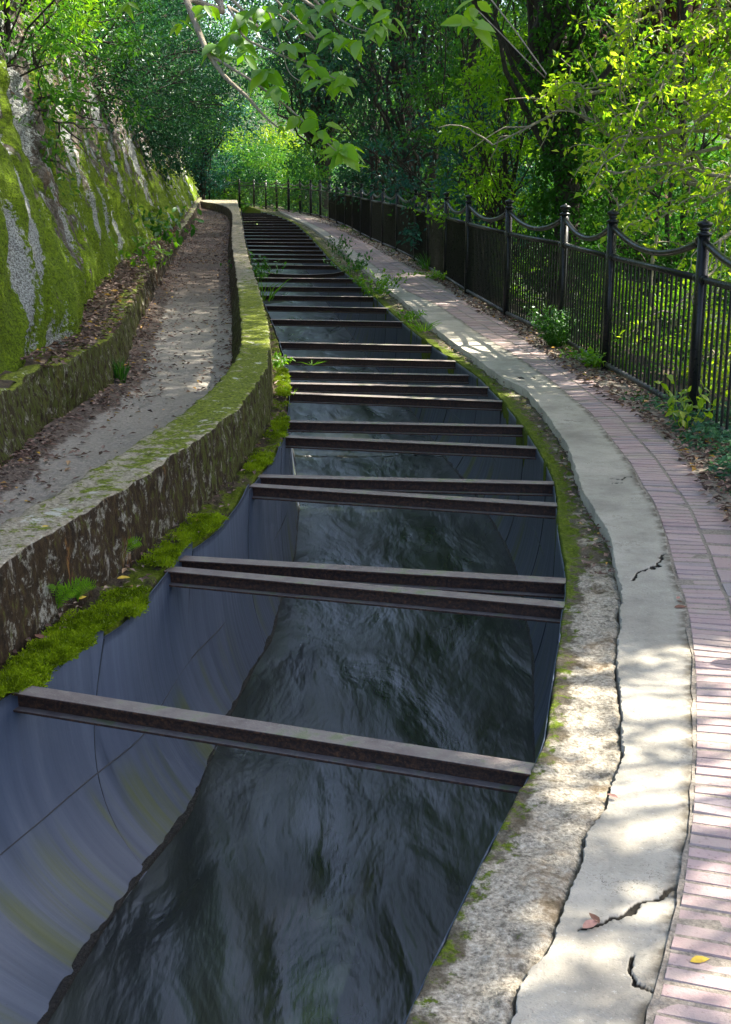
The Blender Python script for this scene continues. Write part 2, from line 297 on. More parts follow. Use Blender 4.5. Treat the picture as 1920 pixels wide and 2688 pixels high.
    # bark
    for k, a, b in (('bark_dark', (.018, .014, .011), (.075, .06, .048)), ('bark_pale', (.22, .18, .13), (.46, .40, .31)), ('bark_red', (.05, .022, .014), (.16, .075, .05))):
        m = NT(k); n = m.noise(9, 6, .7, m.vec((4, 4, .9))); M[k] = m.bsdf(m.ramp(n, [(.3, a), (.7, b)]), .9, m.bump(n, .03))
    M['moss'] = leafmat('moss_tuft', [(.05, .08, .003), (.14, .20, .006), (.24, .33, .010), (.33, .42, .015)], 9, .3, .0)
    M['l_wood'] = leafmat('woodland_leaf', [(.014, .065, .045), (.028, .11, .06), (.06, .19, .04), (.12, .28, .03), (.24, .38, .03)], .33, .42, .015)
    M['l_dark'] = leafmat('dark_glossy_leaf', [(.012, .055, .036), (.024, .10, .05), (.05, .15, .035)], .5, .35, .03, .4)
    M['l_blue'] = leafmat('bluish_leaf', [(.015, .07, .065), (.02, .11, .09), (.04, .16, .11)], .8, .3, .04, .45)
    M['l_mid'] = leafmat('green_leaf', [(.03, .105, .018), (.055, .17, .022), (.11, .25, .025)], .7, .5, .012)
    M['l_bright'] = leafmat('fresh_green_leaf', [(.10, .24, .012), (.18, .36, .018), (.30, .46, .025)], 2, .6, .012)
    M['l_yel'] = leafmat('yellow_green_leaf', [(.12, .24, .012), (.25, .38, .018), (.42, .52, .03), (.55, .55, .06)], 1.2, .6, .012)
    M['l_sun'] = leafmat('sunlit_limb_leaf', [(.09, .22, .015), (.22, .40, .02), (.42, .56, .03), (.62, .66, .08)], 1.6, .6, .02)
    M['l_ivy'] = leafmat('periwinkle_leaf', [(.03, .09, .06), (.05, .15, .075), (.09, .22, .08)], 4, .3, .05, .4)
    # water
    m = NT('dark_flowing_water'); v = m.node('Mapping', {'Vector': m.co, 'Rotation': (0, 0, R(-12)), 'Scale': (1, .38, 1)}).outputs[0]
    v2 = m.node('Mapping', {'Vector': m.co, 'Rotation': (0, 0, R(-22)), 'Scale': (1, .22, 1)}).outputs[0]
    a = m.noise(2.6, 4, .5, v, dist=.5); b = m.noise(11, 3, .5, v2, dist=.3); c = m.noise(75, 3, .6, v2, dist=.2)
    h = m.math('ADD', m.math('MULTIPLY', a, 1.0), m.math('ADD', m.math('MULTIPLY', b, .15), m.math('MULTIPLY', c, .03)))
    M['water'] = m.bsdf(m.mix(m.rng(m.noise(1.6, 4, .6, v), .4, .7), (.003, .006, .006), (.012, .018, .010)), m.rng(a, .35, .65, .27, .40), m.bump(h, .040, 1), spec=.6)
    m = NT('fine_weld'); M['weld'] = m.bsdf((.03, .035, .045), .5, metal=.2)
mats()
# ------------------------------------------------------------------ setting on the right bank
CR = [[(1521,2419),(1569,2408),(1610,2384),(1646,2375),(1693,2354),(1728,2331),(1782,2307)], [(1655,2490),(1669,2532),(1687,2561),(1722,2585)],
      [(1663,1519),(1676,1500),(1693,1495),(1728,1486),(1740,1460),(1752,1458)], [(1604,1265),(1628,1268),(1640,1261),(1657,1260)], [(1607,1280),(1634,1277)],
      [(1321,993),(1360,996),(1400,996)], [(1483,1111),(1530,1115)]]
CW = [.0075, .0045, .007, .0075, .007, .010, .007, .003]
def crackfield(X, Y):
    q = np.zeros_like(X); jx = fbm(X*24, Y*24, 3, 4)*.013; jy = fbm(X*24, Y*24, 9, 4)*.013; wj = 1+.55*vn(X*30, Y*30, 5)
    for pts, w in zip(CR, CW):
        g = [G(x, y, .03) for x, y in pts]; d = np.full_like(X, 9.)
        for (x0, y0), (x1, y1) in zip(g[:-1], g[1:]):
            dx, dy = x1-x0, y1-y0; t = np.clip(((X+jx-x0)*dx+(Y+jy-y0)*dy)/(dx*dx+dy*dy), 0, 1)
            d = np.minimum(d, np.hypot(X+jx-x0-t*dx, Y+jy-y0-t*dy))
        q = np.maximum(q, np.exp(-(d/(w*wj))**4))
    return q
def jagS(Y): return fbm(Y*7, 2.2, 0, 6)*.006+vn(Y*60, 7)*.004+vn(Y*130, 8)*.002
def slabL(Y): return stepX(Y)+jagS(Y)
def slabRj(Y): return slabR(Y)+fbm(np.asarray(Y)*5, 9.2, 0, 6)*.006+.003*vn(np.asarray(Y)*70, 3)
def rise(Y): return .006+.045*sm(4.6, 6.5, Y)
def zs(X, Y, T):
    if True: return rise(Y)+.0020*fbm(X*3, Y*3, 1, 3)-.012*crackfield(X, Y)
    w = slabR(Y)-stepX(Y); dl = T*w; dr = (1-T)*w
    return rise(Y)+.0022*fbm(X*3, Y*3, 1, 3)-.05*crackfield(X, Y)-.010*np.exp(-(dl/.006)**2)-.010*np.exp(-(dr/.006)**2)
ya = np.concatenate([np.arange(1.6, 6.6, .007), np.arange(6.6, 10, .012), ysamp(10, 72, .008)])
t = np.linspace(0, 1, 101)
o, V = strip('pavement', slabL, slabRj, ya, 150, zs, M['slab'], dict(kind='structure'), skirt=-.12)
q = crackfield(V[:, :, 0], V[:, :, 1]).astype(np.float32); at = o.data.attributes.new('crack', 'FLOAT', 'POINT'); at.data.foreach_set('value', q.ravel())
def copR(Y): return slabL(Y)-.0075+.004*sm(5, 6, Y)-.006*(fbm(np.asarray(Y)*6, 8.8, 0, 4) > .35)
def zc_(X, Y, T): return -.004+.008*fbm(X*9, Y*9, 2, 4)-.008*np.exp(-((1-T)*(stepX(Y)-flR(Y))/.012)**2)-.02*sm(.03, 0, T)*1+.012*sm(4.6, 6.5, Y)*fbm(X*14, Y*14, 4, 3)
def flRj(Y): return flR(Y)-.001+.004*fbm(np.asarray(Y)*9, 4.4, 0, 3)
o, _ = strip('canal_coping', flRj, copR, np.concatenate([np.arange(1.2, 9, .012), ysamp(9, 72, .01)]), 40, zc_, M['coping'], dict(label='rough weathered concrete coping between the steel flume and the smooth pavement', cat='coping'), skirt=-.45)
# brick path: joint bed + bricks
def bz(X, Y): return .014+.006*fbm(X*2, Y*1.5, 6, 3)+.03*sm(5, 7, Y)
o, _ = strip('path_bed', lambda Y: slabRj(Y)-.0, lambda Y: brkR(Y)+.45, ysamp(1.3, 75, .02), 24, lambda X, Y, T: bz(X, Y)-.001, M['joint'], dict(kind='structure'))
b = MB()
yb = 1.35; BR = .185
tmpl = np.array([[-1,-1,0],[1,-1,0],[1,1,0],[-1,1,0],[-.94,-.8,1],[.94,-.8,1],[.94,.8,1],[-.94,.8,1]], float)
tf = [[4,5,6,7],[0,1,5,4],[1,2,6,5],[2,3,7,6],[3,0,4,7]]
Vs = []; cnt = 0
for row in range(4):
    y = 1.3+row*.02
    while y < 72:
        wd = slabR(y); dx = (slabR(y+.2)-slabR(y-.2))/.4; tw = np.array([dx, 1.]); tw /= np.linalg.norm(tw); nr = np.array([tw[1], -tw[0]])
        flat = (row == 1 and (y < 6.1 or 12.5 < y < 13.5)) or row >= 2
        L = .063 if not flat else .19
        off = (.006+BR*(row+.5)) if row < 2 else (.012+BR*2+.095*(row-2)+.05)
        if row >= 2 and not flat: pass
        wid = BR*.5-.004 if row < 2 else .043
        c = np.array([wd, y])+nr*off
        lim = brkR(c[1])
        if row >= 1 and y < 4.8: lim = 9
        if c[0]-wid < lim-.02 or row < 1:
            if not (row >= 1 and random.random() < .015):
                v = tmpl.copy(); rot = random.gauss(0, .012); hw = wid; hl = L/2-.0022+random.uniform(-.0018, .001)
                lx = v[:, 0]*hw; ly = v[:, 1]*hl; lx, ly = lx*math.cos(rot)-ly*math.sin(rot), ly*math.cos(rot)+lx*math.sin(rot)
                xy = c+lx[:, None]*nr+ly[:, None]*tw
                tx, ty = random.gauss(0, .012), random.gauss(0, .02)
                zz = bz(xy[:, 0], xy[:, 1])+lx*tx+ly*ty+np.where(v[:, 2] > 0, .0025+random.uniform(-.003, .003), -.02)
                Vs.append(np.column_stack([xy, zz])); cnt += 1
        y += L*tw[1]*1.0
Vb = np.concatenate(Vs); Fb = (np.array(tf)[None]+np.arange(cnt)[:, None, None]*8).reshape(-1, 4)
tag(mesh('path', Vb, Fb, M['brick'], smooth=False), kind='structure')
# fence line
FB = [(1815,1117),(1589,984),(1470,910),(1329,842),(1226,780),(1170,742),(1125,716),(1091,692),(1043,666),(1006,650),(976,636),(949.5,622),(928,609),(908,599),(886,589),(866,581),(842,573.5),(817,568),(789,563),(758.6,558.5),(727,553.5),(699,548.5),(668,543),(630,538),(590.7,533),(550.7,529),(510,525)]
FP = [np.array(G(x, y, 0)) for x, y in FB]
FP = [FP[0]+np.array([.10, -4.3]), FP[0]+np.array([.12, -2.15])]+FP
fY = np.array([p[1] for p in FP]); fX = np.array([p[0] for p in FP])
def fx(Y): return np.where(np.asarray(Y) < fY[0], fX[0], np.interp(Y, fY, fX))
# verge soil between brick and fence, sliding under both
def zv(X, Y, T): return -.02+.05*sm(.0, .25, T)+.02*fbm(X*7, Y*7, 3, 4)-.9*sm(.62, 1, T)
strip('verge', lambda Y: brkR(Y)+np.where(np.asarray(Y) < 5.5, .0, 0)-.05, lambda Y: fx(Y)+1.2, np.concatenate([np.arange(2.5, 12, .03), ysamp(12, 90, .01)]), 44, zv, M['soil'], dict(kind='structure'))
# ------------------------------------------------------------------ left bank
def flLj(Y): return flL(Y)-.008-.006*np.abs(fbm(np.asarray(Y)*8, 3.4, 0, 3))
def zl(X, Y, T): return -.005+.022*fbm(X*10, Y*10, 2, 4)-.04*sm(.93, 1, T)
strip('canal_ledge', lambda Y: wI(Y)-.02, flLj, np.concatenate([np.arange(2.2, 14, .02), ysamp(14, 66, .01)]), 14, zl, M['ledge'], dict(label='narrow moss-covered ledge between the low parapet wall and the steel flume', cat='ledge'), skirt=-.5)
def wallsec():
    ys = np.concatenate([np.arange(2.0, 14, .022), ysamp(14, 66, .006)])
    prof = [(0, z) for z in np.linspace(-.03, ZW-.02, 16)]+[(.008, ZW-.006)]+[(u, ZW) for u in np.linspace(.02, .98, 14)]+[(.992, ZW-.006)]+[(1, z) for z in np.linspace(ZW-.02, -.05, 14)]
    u = np.array([p[0] for p in prof]); z = np.array([p[1] for p in prof])
    a = wI(ys)[:, None]; bb = wOut(ys)[:, None]
    X = a+(bb-a)*u; X = X-np.where(u > .99, (ZW-z)*.28, 0)+np.where(u < .01, (ZW-z)*.04, 0)
    Y = np.repeat(ys[:, None], len(u), 1); Z = np.repeat(z[None], len(ys), 0)
    edge = np.exp(-((u-.0)/.03)**2)+np.exp(-((u-1)/.03)**2)
    X = X+.012*fbm(Y*6, Z*6, u*3, 4)+.004*fbm(Y*30, Z*30, u*9, 2); Z = Z+np.where(z > ZW-.03, .008*fbm(X*8, Y*8, 1, 4)-.010*edge*np.abs(vn(Y*9, u*5)), 0)
    V = np.stack([X, Y, Z], -1)
    mo = np.repeat((sm(0, .12, u)*1.0-.6*sm(.5, 1, u))[None], len(ys), 0)
    o = mesh('parapet_wall', V.reshape(-1, 3), grid(*V.shape[:2]), M['wall'], attrs={'mossy': mo})
    tag(o, 'low stained concrete parapet wall with mossy top curving along the left of the canal', 'wall')
wallsec()
def zd(X, Y, T): return .0+.05*sm(8, 16, Y)+.016*fbm(X*3, Y*3, 8, 4)+.05*sm(.25, 0, T)+.02*sm(.85, 1, T)
strip('footpath', lambda Y: kerbF(Y)-.03, lambda Y: wOut(Y)-.0, np.concatenate([np.arange(2.5, 20, .03), ysamp(20, 75, .006)]), 60, zd, M['dirt'], dict(kind='structure'))
def kt(Y): return .43-.03*sm(20, 30, Y)
def kerbsec():
    ys = np.concatenate([np.arange(3.5, 20, .03), ysamp(20, 72, .006)])
    prof = [(0, z) for z in np.linspace(-.05, .96, 14)]+[(-.02, 1)]+[(-v, 1) for v in np.linspace(.05, .16, 5)]+[(-.17, .9), (-.17, .3)]
    u = np.array([p[0] for p in prof]); z = np.array([p[1] for p in prof])
    X = kerbF(ys)[:, None]+u-z*.05; Y = np.repeat(ys[:, None], len(u), 1); Z = z*kt(ys)[:, None]
    X = X+.03*fbm(Y*2.5, Z*3, 5, 4)+.010*fbm(Y*14, Z*14, 2, 3); Z = Z+np.where(z > .9, .03*fbm(X*3, Y*3, 2, 4), 0)
    o = mesh('stone_kerb', np.stack([X, Y, Z], -1).reshape(-1, 3), grid(*X.shape), M['wall'], attrs={'mossy': np.full(X.shape, 1.5)})
    tag(o, 'knee-high mossy concrete kerb at the foot of the rock face beside the dirt track', 'kerb')
kerbsec()
def bedw(Y): return .14+.24*sm(9.5, 13, Y)*sm(32, 22, Y)
def rockX(Y): return kerbF(Y)-.10-bedw(Y)
strip('leafy_bed', lambda Y: rockX(Y)-.3, lambda Y: kerbF(Y)-.1, ysamp(3.5, 72, .01), 16, lambda X, Y, T: kt(Y)-.03+.12*(1-T)+.03*fbm(X*5, Y*5, 5, 3), M['soil'], dict(kind='structure'))
def rock():
    ys = np.concatenate([np.arange(3.5, 9, .06), np.arange(9, 18, .035), ysamp(18, 80, .006)])
    hs = np.concatenate([np.linspace(-.2, 5.2, 150), [5.4, 5.8, 6.1, 6.4, 7.0, 7.6, 9.2, 11.5, 15, 20]])
    Y = np.repeat(ys[:, None], len(hs), 1); H = np.repeat(hs[None], len(ys), 0)
    lean = .24+.15*sm(16, 50, Y); crest = 5.6+.06*Y+.7*fbm(Y*.25, 1.5, 0, 2)
    over = np.maximum(0, H-crest)
    Z = .34+np.minimum(H, crest)+over*.42; X = rockX(Y)-.34*0-np.minimum(H, crest)*lean-over*1.0
    # slanting strata ridges
    a = Y-H*.7
    big = .10*fbm(a*.75, H*.5, 1, 3)+.05*fbm(a*2.6, H*.7, 4, 4)
    rd = np.abs(fbm(a*1.5, H*.55, 7, 3)); ridge = .13*(.35-np.minimum(rd, .7))+.10*np.floor(2.2*(a*.55+.5*vn(a*.9, H*.7)))%2*.0-.06*np.abs(vn(a*4, H*1.3, 5))
    fine = .035*fbm(a*9, H*4, 3, 4)
    # ragged overhang of roots and bare stone along one slanting seam
    seam = np.exp(-((Y-(11.3+H*.75))/.38)**2)*sm(.8, 1.6, H)
    fade = sm(-.1, .5, H)
    D = (big+ridge)*fade+fine+seam*(.10+.12*fbm(Y*4, H*4, 2, 3))-.22*np.exp(-((Y-(10.8+H*.75))/.2)**2)*sm(.8, 1.6, H)
    X = X+D+.05*fade
    Z = Z+.04*fbm(Y*3, H*3, 9, 3)*fade
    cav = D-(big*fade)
    # moss wanted low and on the near face, bare on seam
    ms = .10*sm(2.9, .6, H)-.30*seam-.10*sm(12, 20, Y)*sm(.5, 2, H)-.25*np.exp(-((Y-(12.1+H*.7))/.32)**2)*sm(2.6, 1.2, H)+.05*np.exp(-((Y-(10.2+H*.7))/.6)**2)
    lich = fbm(a*5.5, H*1.1, 21, 5)*.75+.08*fbm(a*.9, H*.5, 5, 2)+.12*sm(14, 18, Y)
    X = X-.03*sm(.25, .45, lich)
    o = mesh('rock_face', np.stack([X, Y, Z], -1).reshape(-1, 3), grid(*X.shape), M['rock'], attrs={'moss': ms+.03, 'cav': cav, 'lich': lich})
    tag(o, kind='structure'); return o
rock()
# far terrain: one sheet to the horizon
def terrain():
    xs = np.concatenate([-np.exp(np.linspace(math.log(900), math.log(14), 14)), np.linspace(-13, 13, 40), np.exp(np.linspace(math.log(14), math.log(900), 16))])
    ys = np.concatenate([[-300, -60, -15, -3], np.linspace(0, 110, 90), np.exp(np.linspace(math.log(115), math.log(1500), 14))])
    X, Y = np.meshgrid(xs, ys, indexing='ij'); d = X-fx(Y)
    Z = np.where(d > -3.3, -1.0-1.1*sm(.5, 4, d)+1.6*sm(8, 40, d), -1.0)
    far = sm(86, 100, Y); Z = Z*(1-far)+far*(0+16*sm(112, 170, Y))
    Z = Z+.25*fbm(X*.4, Y*.4, 3, 3)*sm(.5, 4, np.abs(d))
    lf = d < -9; Z = np.where(lf, -1.2, Z)
    o = mesh('ground', np.stack([X, Y, Z], -1).reshape(-1, 3), grid(*X.shape)[:, ::-1], M['floor']); tag(o, kind='structure')
terrain()
# ------------------------------------------------------------------ flume, water
def flume():
    root = empty('steel_flume', (0, 0, -.3), 'open blue-grey steel flume carrying the water under the crossbeams', 'flume')
    segs = [1.0, 2.35, 3.97]
    # seams roughly every 1.25 m, growing far off
    bL = [1.0, 2.2, 3.45, 4.78, 6.0, 7.2, 8.4, 9.6, 10.8, 12, 13.2, 14.4, 15.6, 16.8, 18, 20.4, 22.8, 25.2, 28, 31, 35, 39, 44, 49, 55, 62]
    bR = [1.0, 2.3, 3.5, 4.75, 5.35, 6.6, 7.8, 9.0, 10.2, 11.4, 12.6, 13.8, 15, 16.2, 17.4, 18.6, 21, 24, 27, 31, 35, 39, 44, 49, 55, 62]
    us = np.linspace(0, 1, 26)
    for side, bb, e, w in ((-1, bL, flL, wL), (1, bR, flR, wR)):
        for a, c in zip(bb[:-1], bb[1:]):
            ys = np.linspace(a+.002, c-.002, max(4, int((c-a)/.05)) if a < 14 else 10)
            Y = np.repeat(ys[:, None], len(us), 1); u = np.repeat(us[None], len(ys), 0)
            ztop = -.012+.035*sm(.72, 1, (Y-a)/(c-a))*(1 if a < 8 else .3) if side < 0 else -.018+.030*sm(.94, 1, (Y-a)/(c-a))*(a == 3.5)
            Z = ztop+(ZWAT-.12-ztop)*u; q = (-Z/(-ZWAT)).clip(0, 1.3)
            Y = Y-(.32*q if side < 0 else 0)
            X = e(Y)+(w(Y)-e(Y))*q**3.0
            X = X-side*.006*np.sin(math.pi*(Y-a)/(c-a)) - side*.004*fbm(Y*2, Z*2, a, 2)
            V = np.stack([X, Y, Z], -1); th = V.copy(); th[..., 0] += side*.005
            n = V[..., 0].size; Fq = grid(*X.shape)
            # rim
            r1 = np.arange(len(ys)-1)*len(us); rim = np.stack([r1, r1+len(us), r1+len(us)+n, r1+n], -1)
            Fa = Fq if side > 0 else Fq[:, ::-1]
            mesh('side_panel', np.concatenate([V.reshape(-1, 3), th.reshape(-1, 3)]), [Fa, Fa[:, ::-1]+n, rim], M['steel'], root)
            # weld at the seam
            if c < 30:
                zz = np.linspace(-.02, ZWAT-.05, 16); yy = c-(.32*zz/ZWAT if side < 0 else 0*zz); xx = e(yy)+(w(yy)-e(yy))*(-zz/(-ZWAT))**3.0
                MB().tube(np.column_stack([xx-side*.001, yy, zz]), .0035, 5).build('weld_seam', M['weld'], root)
        ys = ysamp(1.1, 40, .012); zz = -.52-.0*ys; xx = e(ys)+(w(ys)-e(ys))*(.52/.88)**3.0
        MB().tube(np.column_stack([xx-side*.003, ys, np.full(len(ys), zz[0])]), .0035, 5).build('longitudinal_weld', M['weld'], root)
        ys = np.concatenate([np.arange(1.3, 12, .02), ysamp(12, 60, .008)]); xx = w(ys); wd = .004+.007*fbm(ys*14, side, 2, 4)
        V = np.stack([np.stack([xx+side*(.02), ys, np.full_like(ys, ZWAT+.012)+wd*.9], -1), np.stack([xx-side*.006, ys, np.full_like(ys, ZWAT+.008)+wd*.9], -1), np.stack([xx-side*(.012+wd), ys, np.full_like(ys, ZWAT-.06)], -1)], 1)
        mesh('waterline_band', V.reshape(-1, 3), grid(len(ys), 3), M['growth'], root)
    # bulkhead ends keep the ground out
flume()
def zwater(X, Y, T):
    w = .014*fbm(X*2.2+Y*.25, Y*.9, 2, 4)
    near = .5*sm(7.0, 5.0, Y)
    # standing ridge that leaves the left wall below the first beam, and fanning wake lines
    c = np.abs((X+.72)-(4.9-Y)*.25)
    w = w+near*(.020*np.exp(-(c/.10)**2)-.020*np.exp(-((c-.16)/.09)**2))
    return ZWAT+w*sm(0, .10, T)*sm(1, .9, T)
o, _ = strip('water', lambda Y: wL(Y)-.045, lambda Y: wR(Y)+.045, np.concatenate([np.arange(1.2, 12, .03), ysamp(12, 62, .006)]), 60, zwater, M['water'], dict(kind='structure'))
# ------------------------------------------------------------------ crossbeams
ORD = 'first second third fourth fifth sixth seventh eighth ninth tenth eleventh twelfth thirteenth fourteenth fifteenth sixteenth seventeenth eighteenth nineteenth twentieth twenty-first twenty-second twenty-third twenty-fourth twenty-fifth twenty-sixth twenty-seventh twenty-eighth twenty-ninth thirtieth thirty-first thirty-second thirty-third thirty-fourth thirty-fifth thirty-sixth'.split()
BM = [((97,1815),(1390,2016)),((495,1497),(1485,1587)),((543,1468),(1486,1524)),((682,1274),(1462,1324)),((700,1249),(1491,1268)),((752,1145),(1402,1174)),((755,1105),(1421,1119)),((763,1031),(1302,1052)),((743,1005),(1332,1017)),((756,961),(1205,970)),((740,937),(1231,948)),((734,898),(1137,907)),((710,838),(1083,845)),((695,802),(1039,809)),((682,775),(993,779)),((684,752),(963,755)),((678,729),(930,732)),((668,712),(923,715)),((662,695),(888,698)),((660,680),(877,682)),((657,668.5),(864,670)),((654,657),(856,659)),((650,646),(842,648.5)),((644,636),(838.6,638)),((643,628),(829,628.5)),((641.6,619),(818,620)),((640.6,610.7),(809,611.5)),((640,603),(797,603.5)),((639,596),(787,596)),((639,589),(777,589)),((638.5,582),(765,582)),((637.6,576),(755,576)),((636,571),(742,571)),((635,567),(729,567)),((634,563),(717,563)),((634,559.5),(703,559.5))]
def beam(i, L, Rr):
    near = i < 14
    z = -.006-.004*(i % 3); a = np.array([*G(*L, z), z]); c = np.array([*G(*Rr, z), z])
    # keep the far ones spanning between the linings
    if i >= 14:
        a[0] = flL(a[1])-.02; c[0] = flR(c[1])+.02
    else:
        d = (c-a)/np.linalg.norm(c-a)
        if a[0] > flL(a[1])+.0: a = a-d*(a[0]-flL(a[1])+.01)
        if c[0] < flR(c[1]): c = c+d*(flR(c[1])-c[0]+.01)
    lab = {0: 'rusty steel crossbeam alone at the front, nearest the viewer, its right end in sun', 1: 'rusty steel crossbeam, front one of the nearest close pair, second from the front', 2: 'rusty crossbeam with a mossy left end, rear one of the nearest pair, third from front',
           3: 'rusty steel crossbeam, fourth from the front, slanting away from the one behind it', 4: 'rusty steel crossbeam, fifth from the front, its right end lying on the mossy coping', 5: 'rusty steel crossbeam, sixth from the front, moss on both ends',
           9: 'lower steel crossbeam tucked under the eleventh one, tenth from the front', 17: 'bent steel crossbeam sagging in the middle, eighteenth from the front'}.get(i, 'dark steel crossbeam over the flume, %s from the front' % ORD[i])
    mid = (a+c)/2; r = empty('crossbeam', (mid[0], mid[1], z-.05), lab, 'steel beam', 'steel crossbeams over the flume')
    if i == 9: a[2] = c[2] = z-.05
    ax = (c-a); Ln = np.linalg.norm(ax); ax /= Ln; sd = np.cross([0, 0, 1], ax); sd /= np.linalg.norm(sd); up = np.cross(ax, sd)
    A = [ax, sd, up]; Hh = .077; W = .041
    sag = .0
    def seg(name, off, h, par):
        n = 9 if i == 17 else 2; mb = MB(); ts = np.linspace(0, 1, n); V = []
        for tt in ts:
            p = a+(c-a)*tt
            if i == 17: p = p+np.array([0, 0, -.05*math.sin(math.pi*tt)+.03*(tt > .9)])
            for s_, u_ in ((-1, -1), (1, -1), (1, 1), (-1, 1)): V.append(p+sd*s_*h[1]+up*(off+u_*h[2]))
        Fq = []
        for k in range(n-1):
            for e in range(4): Fq.append([k*4+e, k*4+(e+1) % 4, k*4+4+(e+1) % 4, k*4+4+e])
        Fq += [[3, 2, 1, 0], [n*4-4, n*4-3, n*4-2, n*4-1]]
        o = mesh(name, np.array(V), np.array(Fq), M['rust'], par, smooth=False)
        if near:
            bv = o.modifiers.new('b', 'BEVEL'); bv.width = .0025; bv.segments = 2; bv.limit_method = 'ANGLE'
        return o
    seg('top_flange', -.005, (0, W, .005), r); seg('web', -Hh/2, (0, .006, Hh/2-.0105), r); seg('bottom_flange', -Hh+.005, (0, W*.93, .005), r)
for i, (l, r_) in enumerate(BM): beam(i, l, r_)
# ------------------------------------------------------------------ fence
def fence():
    r = empty('iron_fence', (FP[2][0], FP[2][1], 0), 'long black iron fence with ball-topped posts and drooping pipe swags beside the brick path', 'fence')
    H = 1.46; ZR = 1.06; ZS = 1.33
    def p3(p, z): return np.array([p[0], p[1], z])
    for i, p in enumerate(FP):
        n = 14 if i < 12 else 8; q = .042 if i < 16 else .05
        po = MB().tube([p3(p, -.15), p3(p, 1.375)], q, n).build('post', M['fence'], r, smooth=True)
        if i < 22:
            MB().lathe(p3(p, 0), [(.0421, 1.36), (.055, 1.362), (.055, 1.378), (.034, 1.384), (.028, 1.398), (.040, 1.402), (.040, 1.408), (.030, 1.414), (.052, 1.428), (.056, 1.440), (.050, 1.452), (.030, 1.462), (.012, 1.466), (.010, 1.474), (0, 1.477)], n).build('finial', M['fence'], po, smooth=True)
    for i, (p, q) in enumerate(zip(FP[:-1], FP[1:])):
        d = (q-p); L = np.linalg.norm(d); d = d/L; n = 10 if i < 12 else 6
        def pt(t, z): return np.array([p[0]+(q[0]-p[0])*t, p[1]+(q[1]-p[1])*t, z])
        tr = MB().tube([pt(.018, ZR), pt(.982, ZR)], .026, n).build('top_rail', M['fence'], r, smooth=True)
        if i < 9:
            for t0, t1 in ((.018, .045), (.955, .982)): MB().tube([pt(t0, ZR), pt(t1, ZR)], .033, n).build('collar', M['fence'], tr, smooth=True)
        br = MB().tube([pt(0.018, .10), pt(.982, .10)], .024, n).build('bottom_rail', M['fence_low'], r, smooth=True)
        ts = np.linspace(.02, .98, 17); zz = ZS-.155*(1-(2*ts-1)**2)
        sw = MB().tube([pt(t, z) for t, z in zip(ts, zz)], .026 if i < 14 else .03, n).build('swag_pipe', M['fence'], r, smooth=True)
        if i < 7:
            MB().tube([pt(.02, ZS), pt(.042, ZS-.012)], .034, n).build('collar', M['fence'], sw, smooth=True)
    rest = MB(); cnt = 0
    for i, (p, q) in enumerate(zip(FP[:-1], FP[1:])):
        L = np.linalg.norm(q-p); k = max(6, int(round(L/(.108 if i < 17 else .30))))
        for j in range(1, k):
            c = p+(q-p)*j/k; h = (ZR-.01-.08)/2
            vis = i > 0 and cnt < 100
            if vis:
                MB().tube([p3(c, .085), p3(c, ZR-.005)], .0105, 6).build('picket', M['fence'], r); cnt += 1
            else:
                rest.tube([p3(c, .085), p3(c, ZR-.005)], .0105, 4, cap=False)
    tag(rest.build('picket', M['fence'], r), kind='stuff')
fence()
# ------------------------------------------------------------------ foliage
def unit(v): return v/(np.linalg.norm(v, axis=-1, keepdims=True)+1e-9)
def leafq(Pp, D, N, L, W):
    L = np.asarray(L).reshape(-1, 1)*np.ones((len(Pp), 1)); W = np.asarray(W).reshape(-1, 1)*np.ones((len(Pp), 1))
    D = unit(D); Sd = unit(np.cross(D, N)); Nn = np.cross(Sd, D)
    V = np.stack([Pp, Pp+D*.42*L+Sd*W/2+Nn*W*.18, Pp+D*L-Nn*L*.12, Pp+D*.42*L-Sd*W/2+Nn*W*.18], 1)
    return V.reshape(-1, 3), np.arange(len(Pp)*4).reshape(-1, 4)
def leaff(Pp, D, N, L, W, curl=.25):
    """detailed leaves: 5 stations, two halves"""
    D = unit(D); Sd = unit(np.cross(D, N)); Nn = np.cross(Sd, D); n = len(Pp)
    L = np.asarray(L).reshape(-1, 1)*np.ones((n, 1)); W = np.asarray(W).reshape(-1, 1)*np.ones((n, 1))
    s = [0, .15, .4, .68, .88, 1.0]; w = [0.03, .62, 1, .72, .28, 0.0]; cols = []
    for a, b in zip(s, w):
        m = Pp+D*L*a-Nn*L*curl*a*a
        cols += [m+Sd*W*.5*b+Nn*W*.14*b, m, m-Sd*W*.5*b+Nn*W*.14*b]
    V = np.stack(cols, 1).reshape(-1, 3); f = []
    for k in range(5): f += [[k*3, k*3+1, k*3+4, k*3+3], [k*3+1, k*3+2, k*3+5, k*3+4]]
    return V, (np.array(f)[None]+np.arange(n)[:, None, None]*18).reshape(-1, 4)
def cloud(C, r, n, L, flat=.5, up=.6, aspect=.45, g=rng):
    """n leaves round each centre in C; r radius per centre"""
    C = np.repeat(C, n, 0); r = np.repeat(np.asarray(r)*np.ones(len(C)//n), n)
    o = g.normal(size=C.shape); o = unit(o)*(g.random((len(C), 1))**.5); o[:, 2] *= flat
    Pp = C+o*r[:, None]; D = unit(o+g.normal(size=C.shape)*.6+np.array([0, 0, -.25])); N = unit(g.normal(size=C.shape)*.7+np.array([0, 0, up]))
    Ls = L*(.6+.8*g.random(len(C))); return leafq(Pp, D, N, Ls, Ls*aspect)
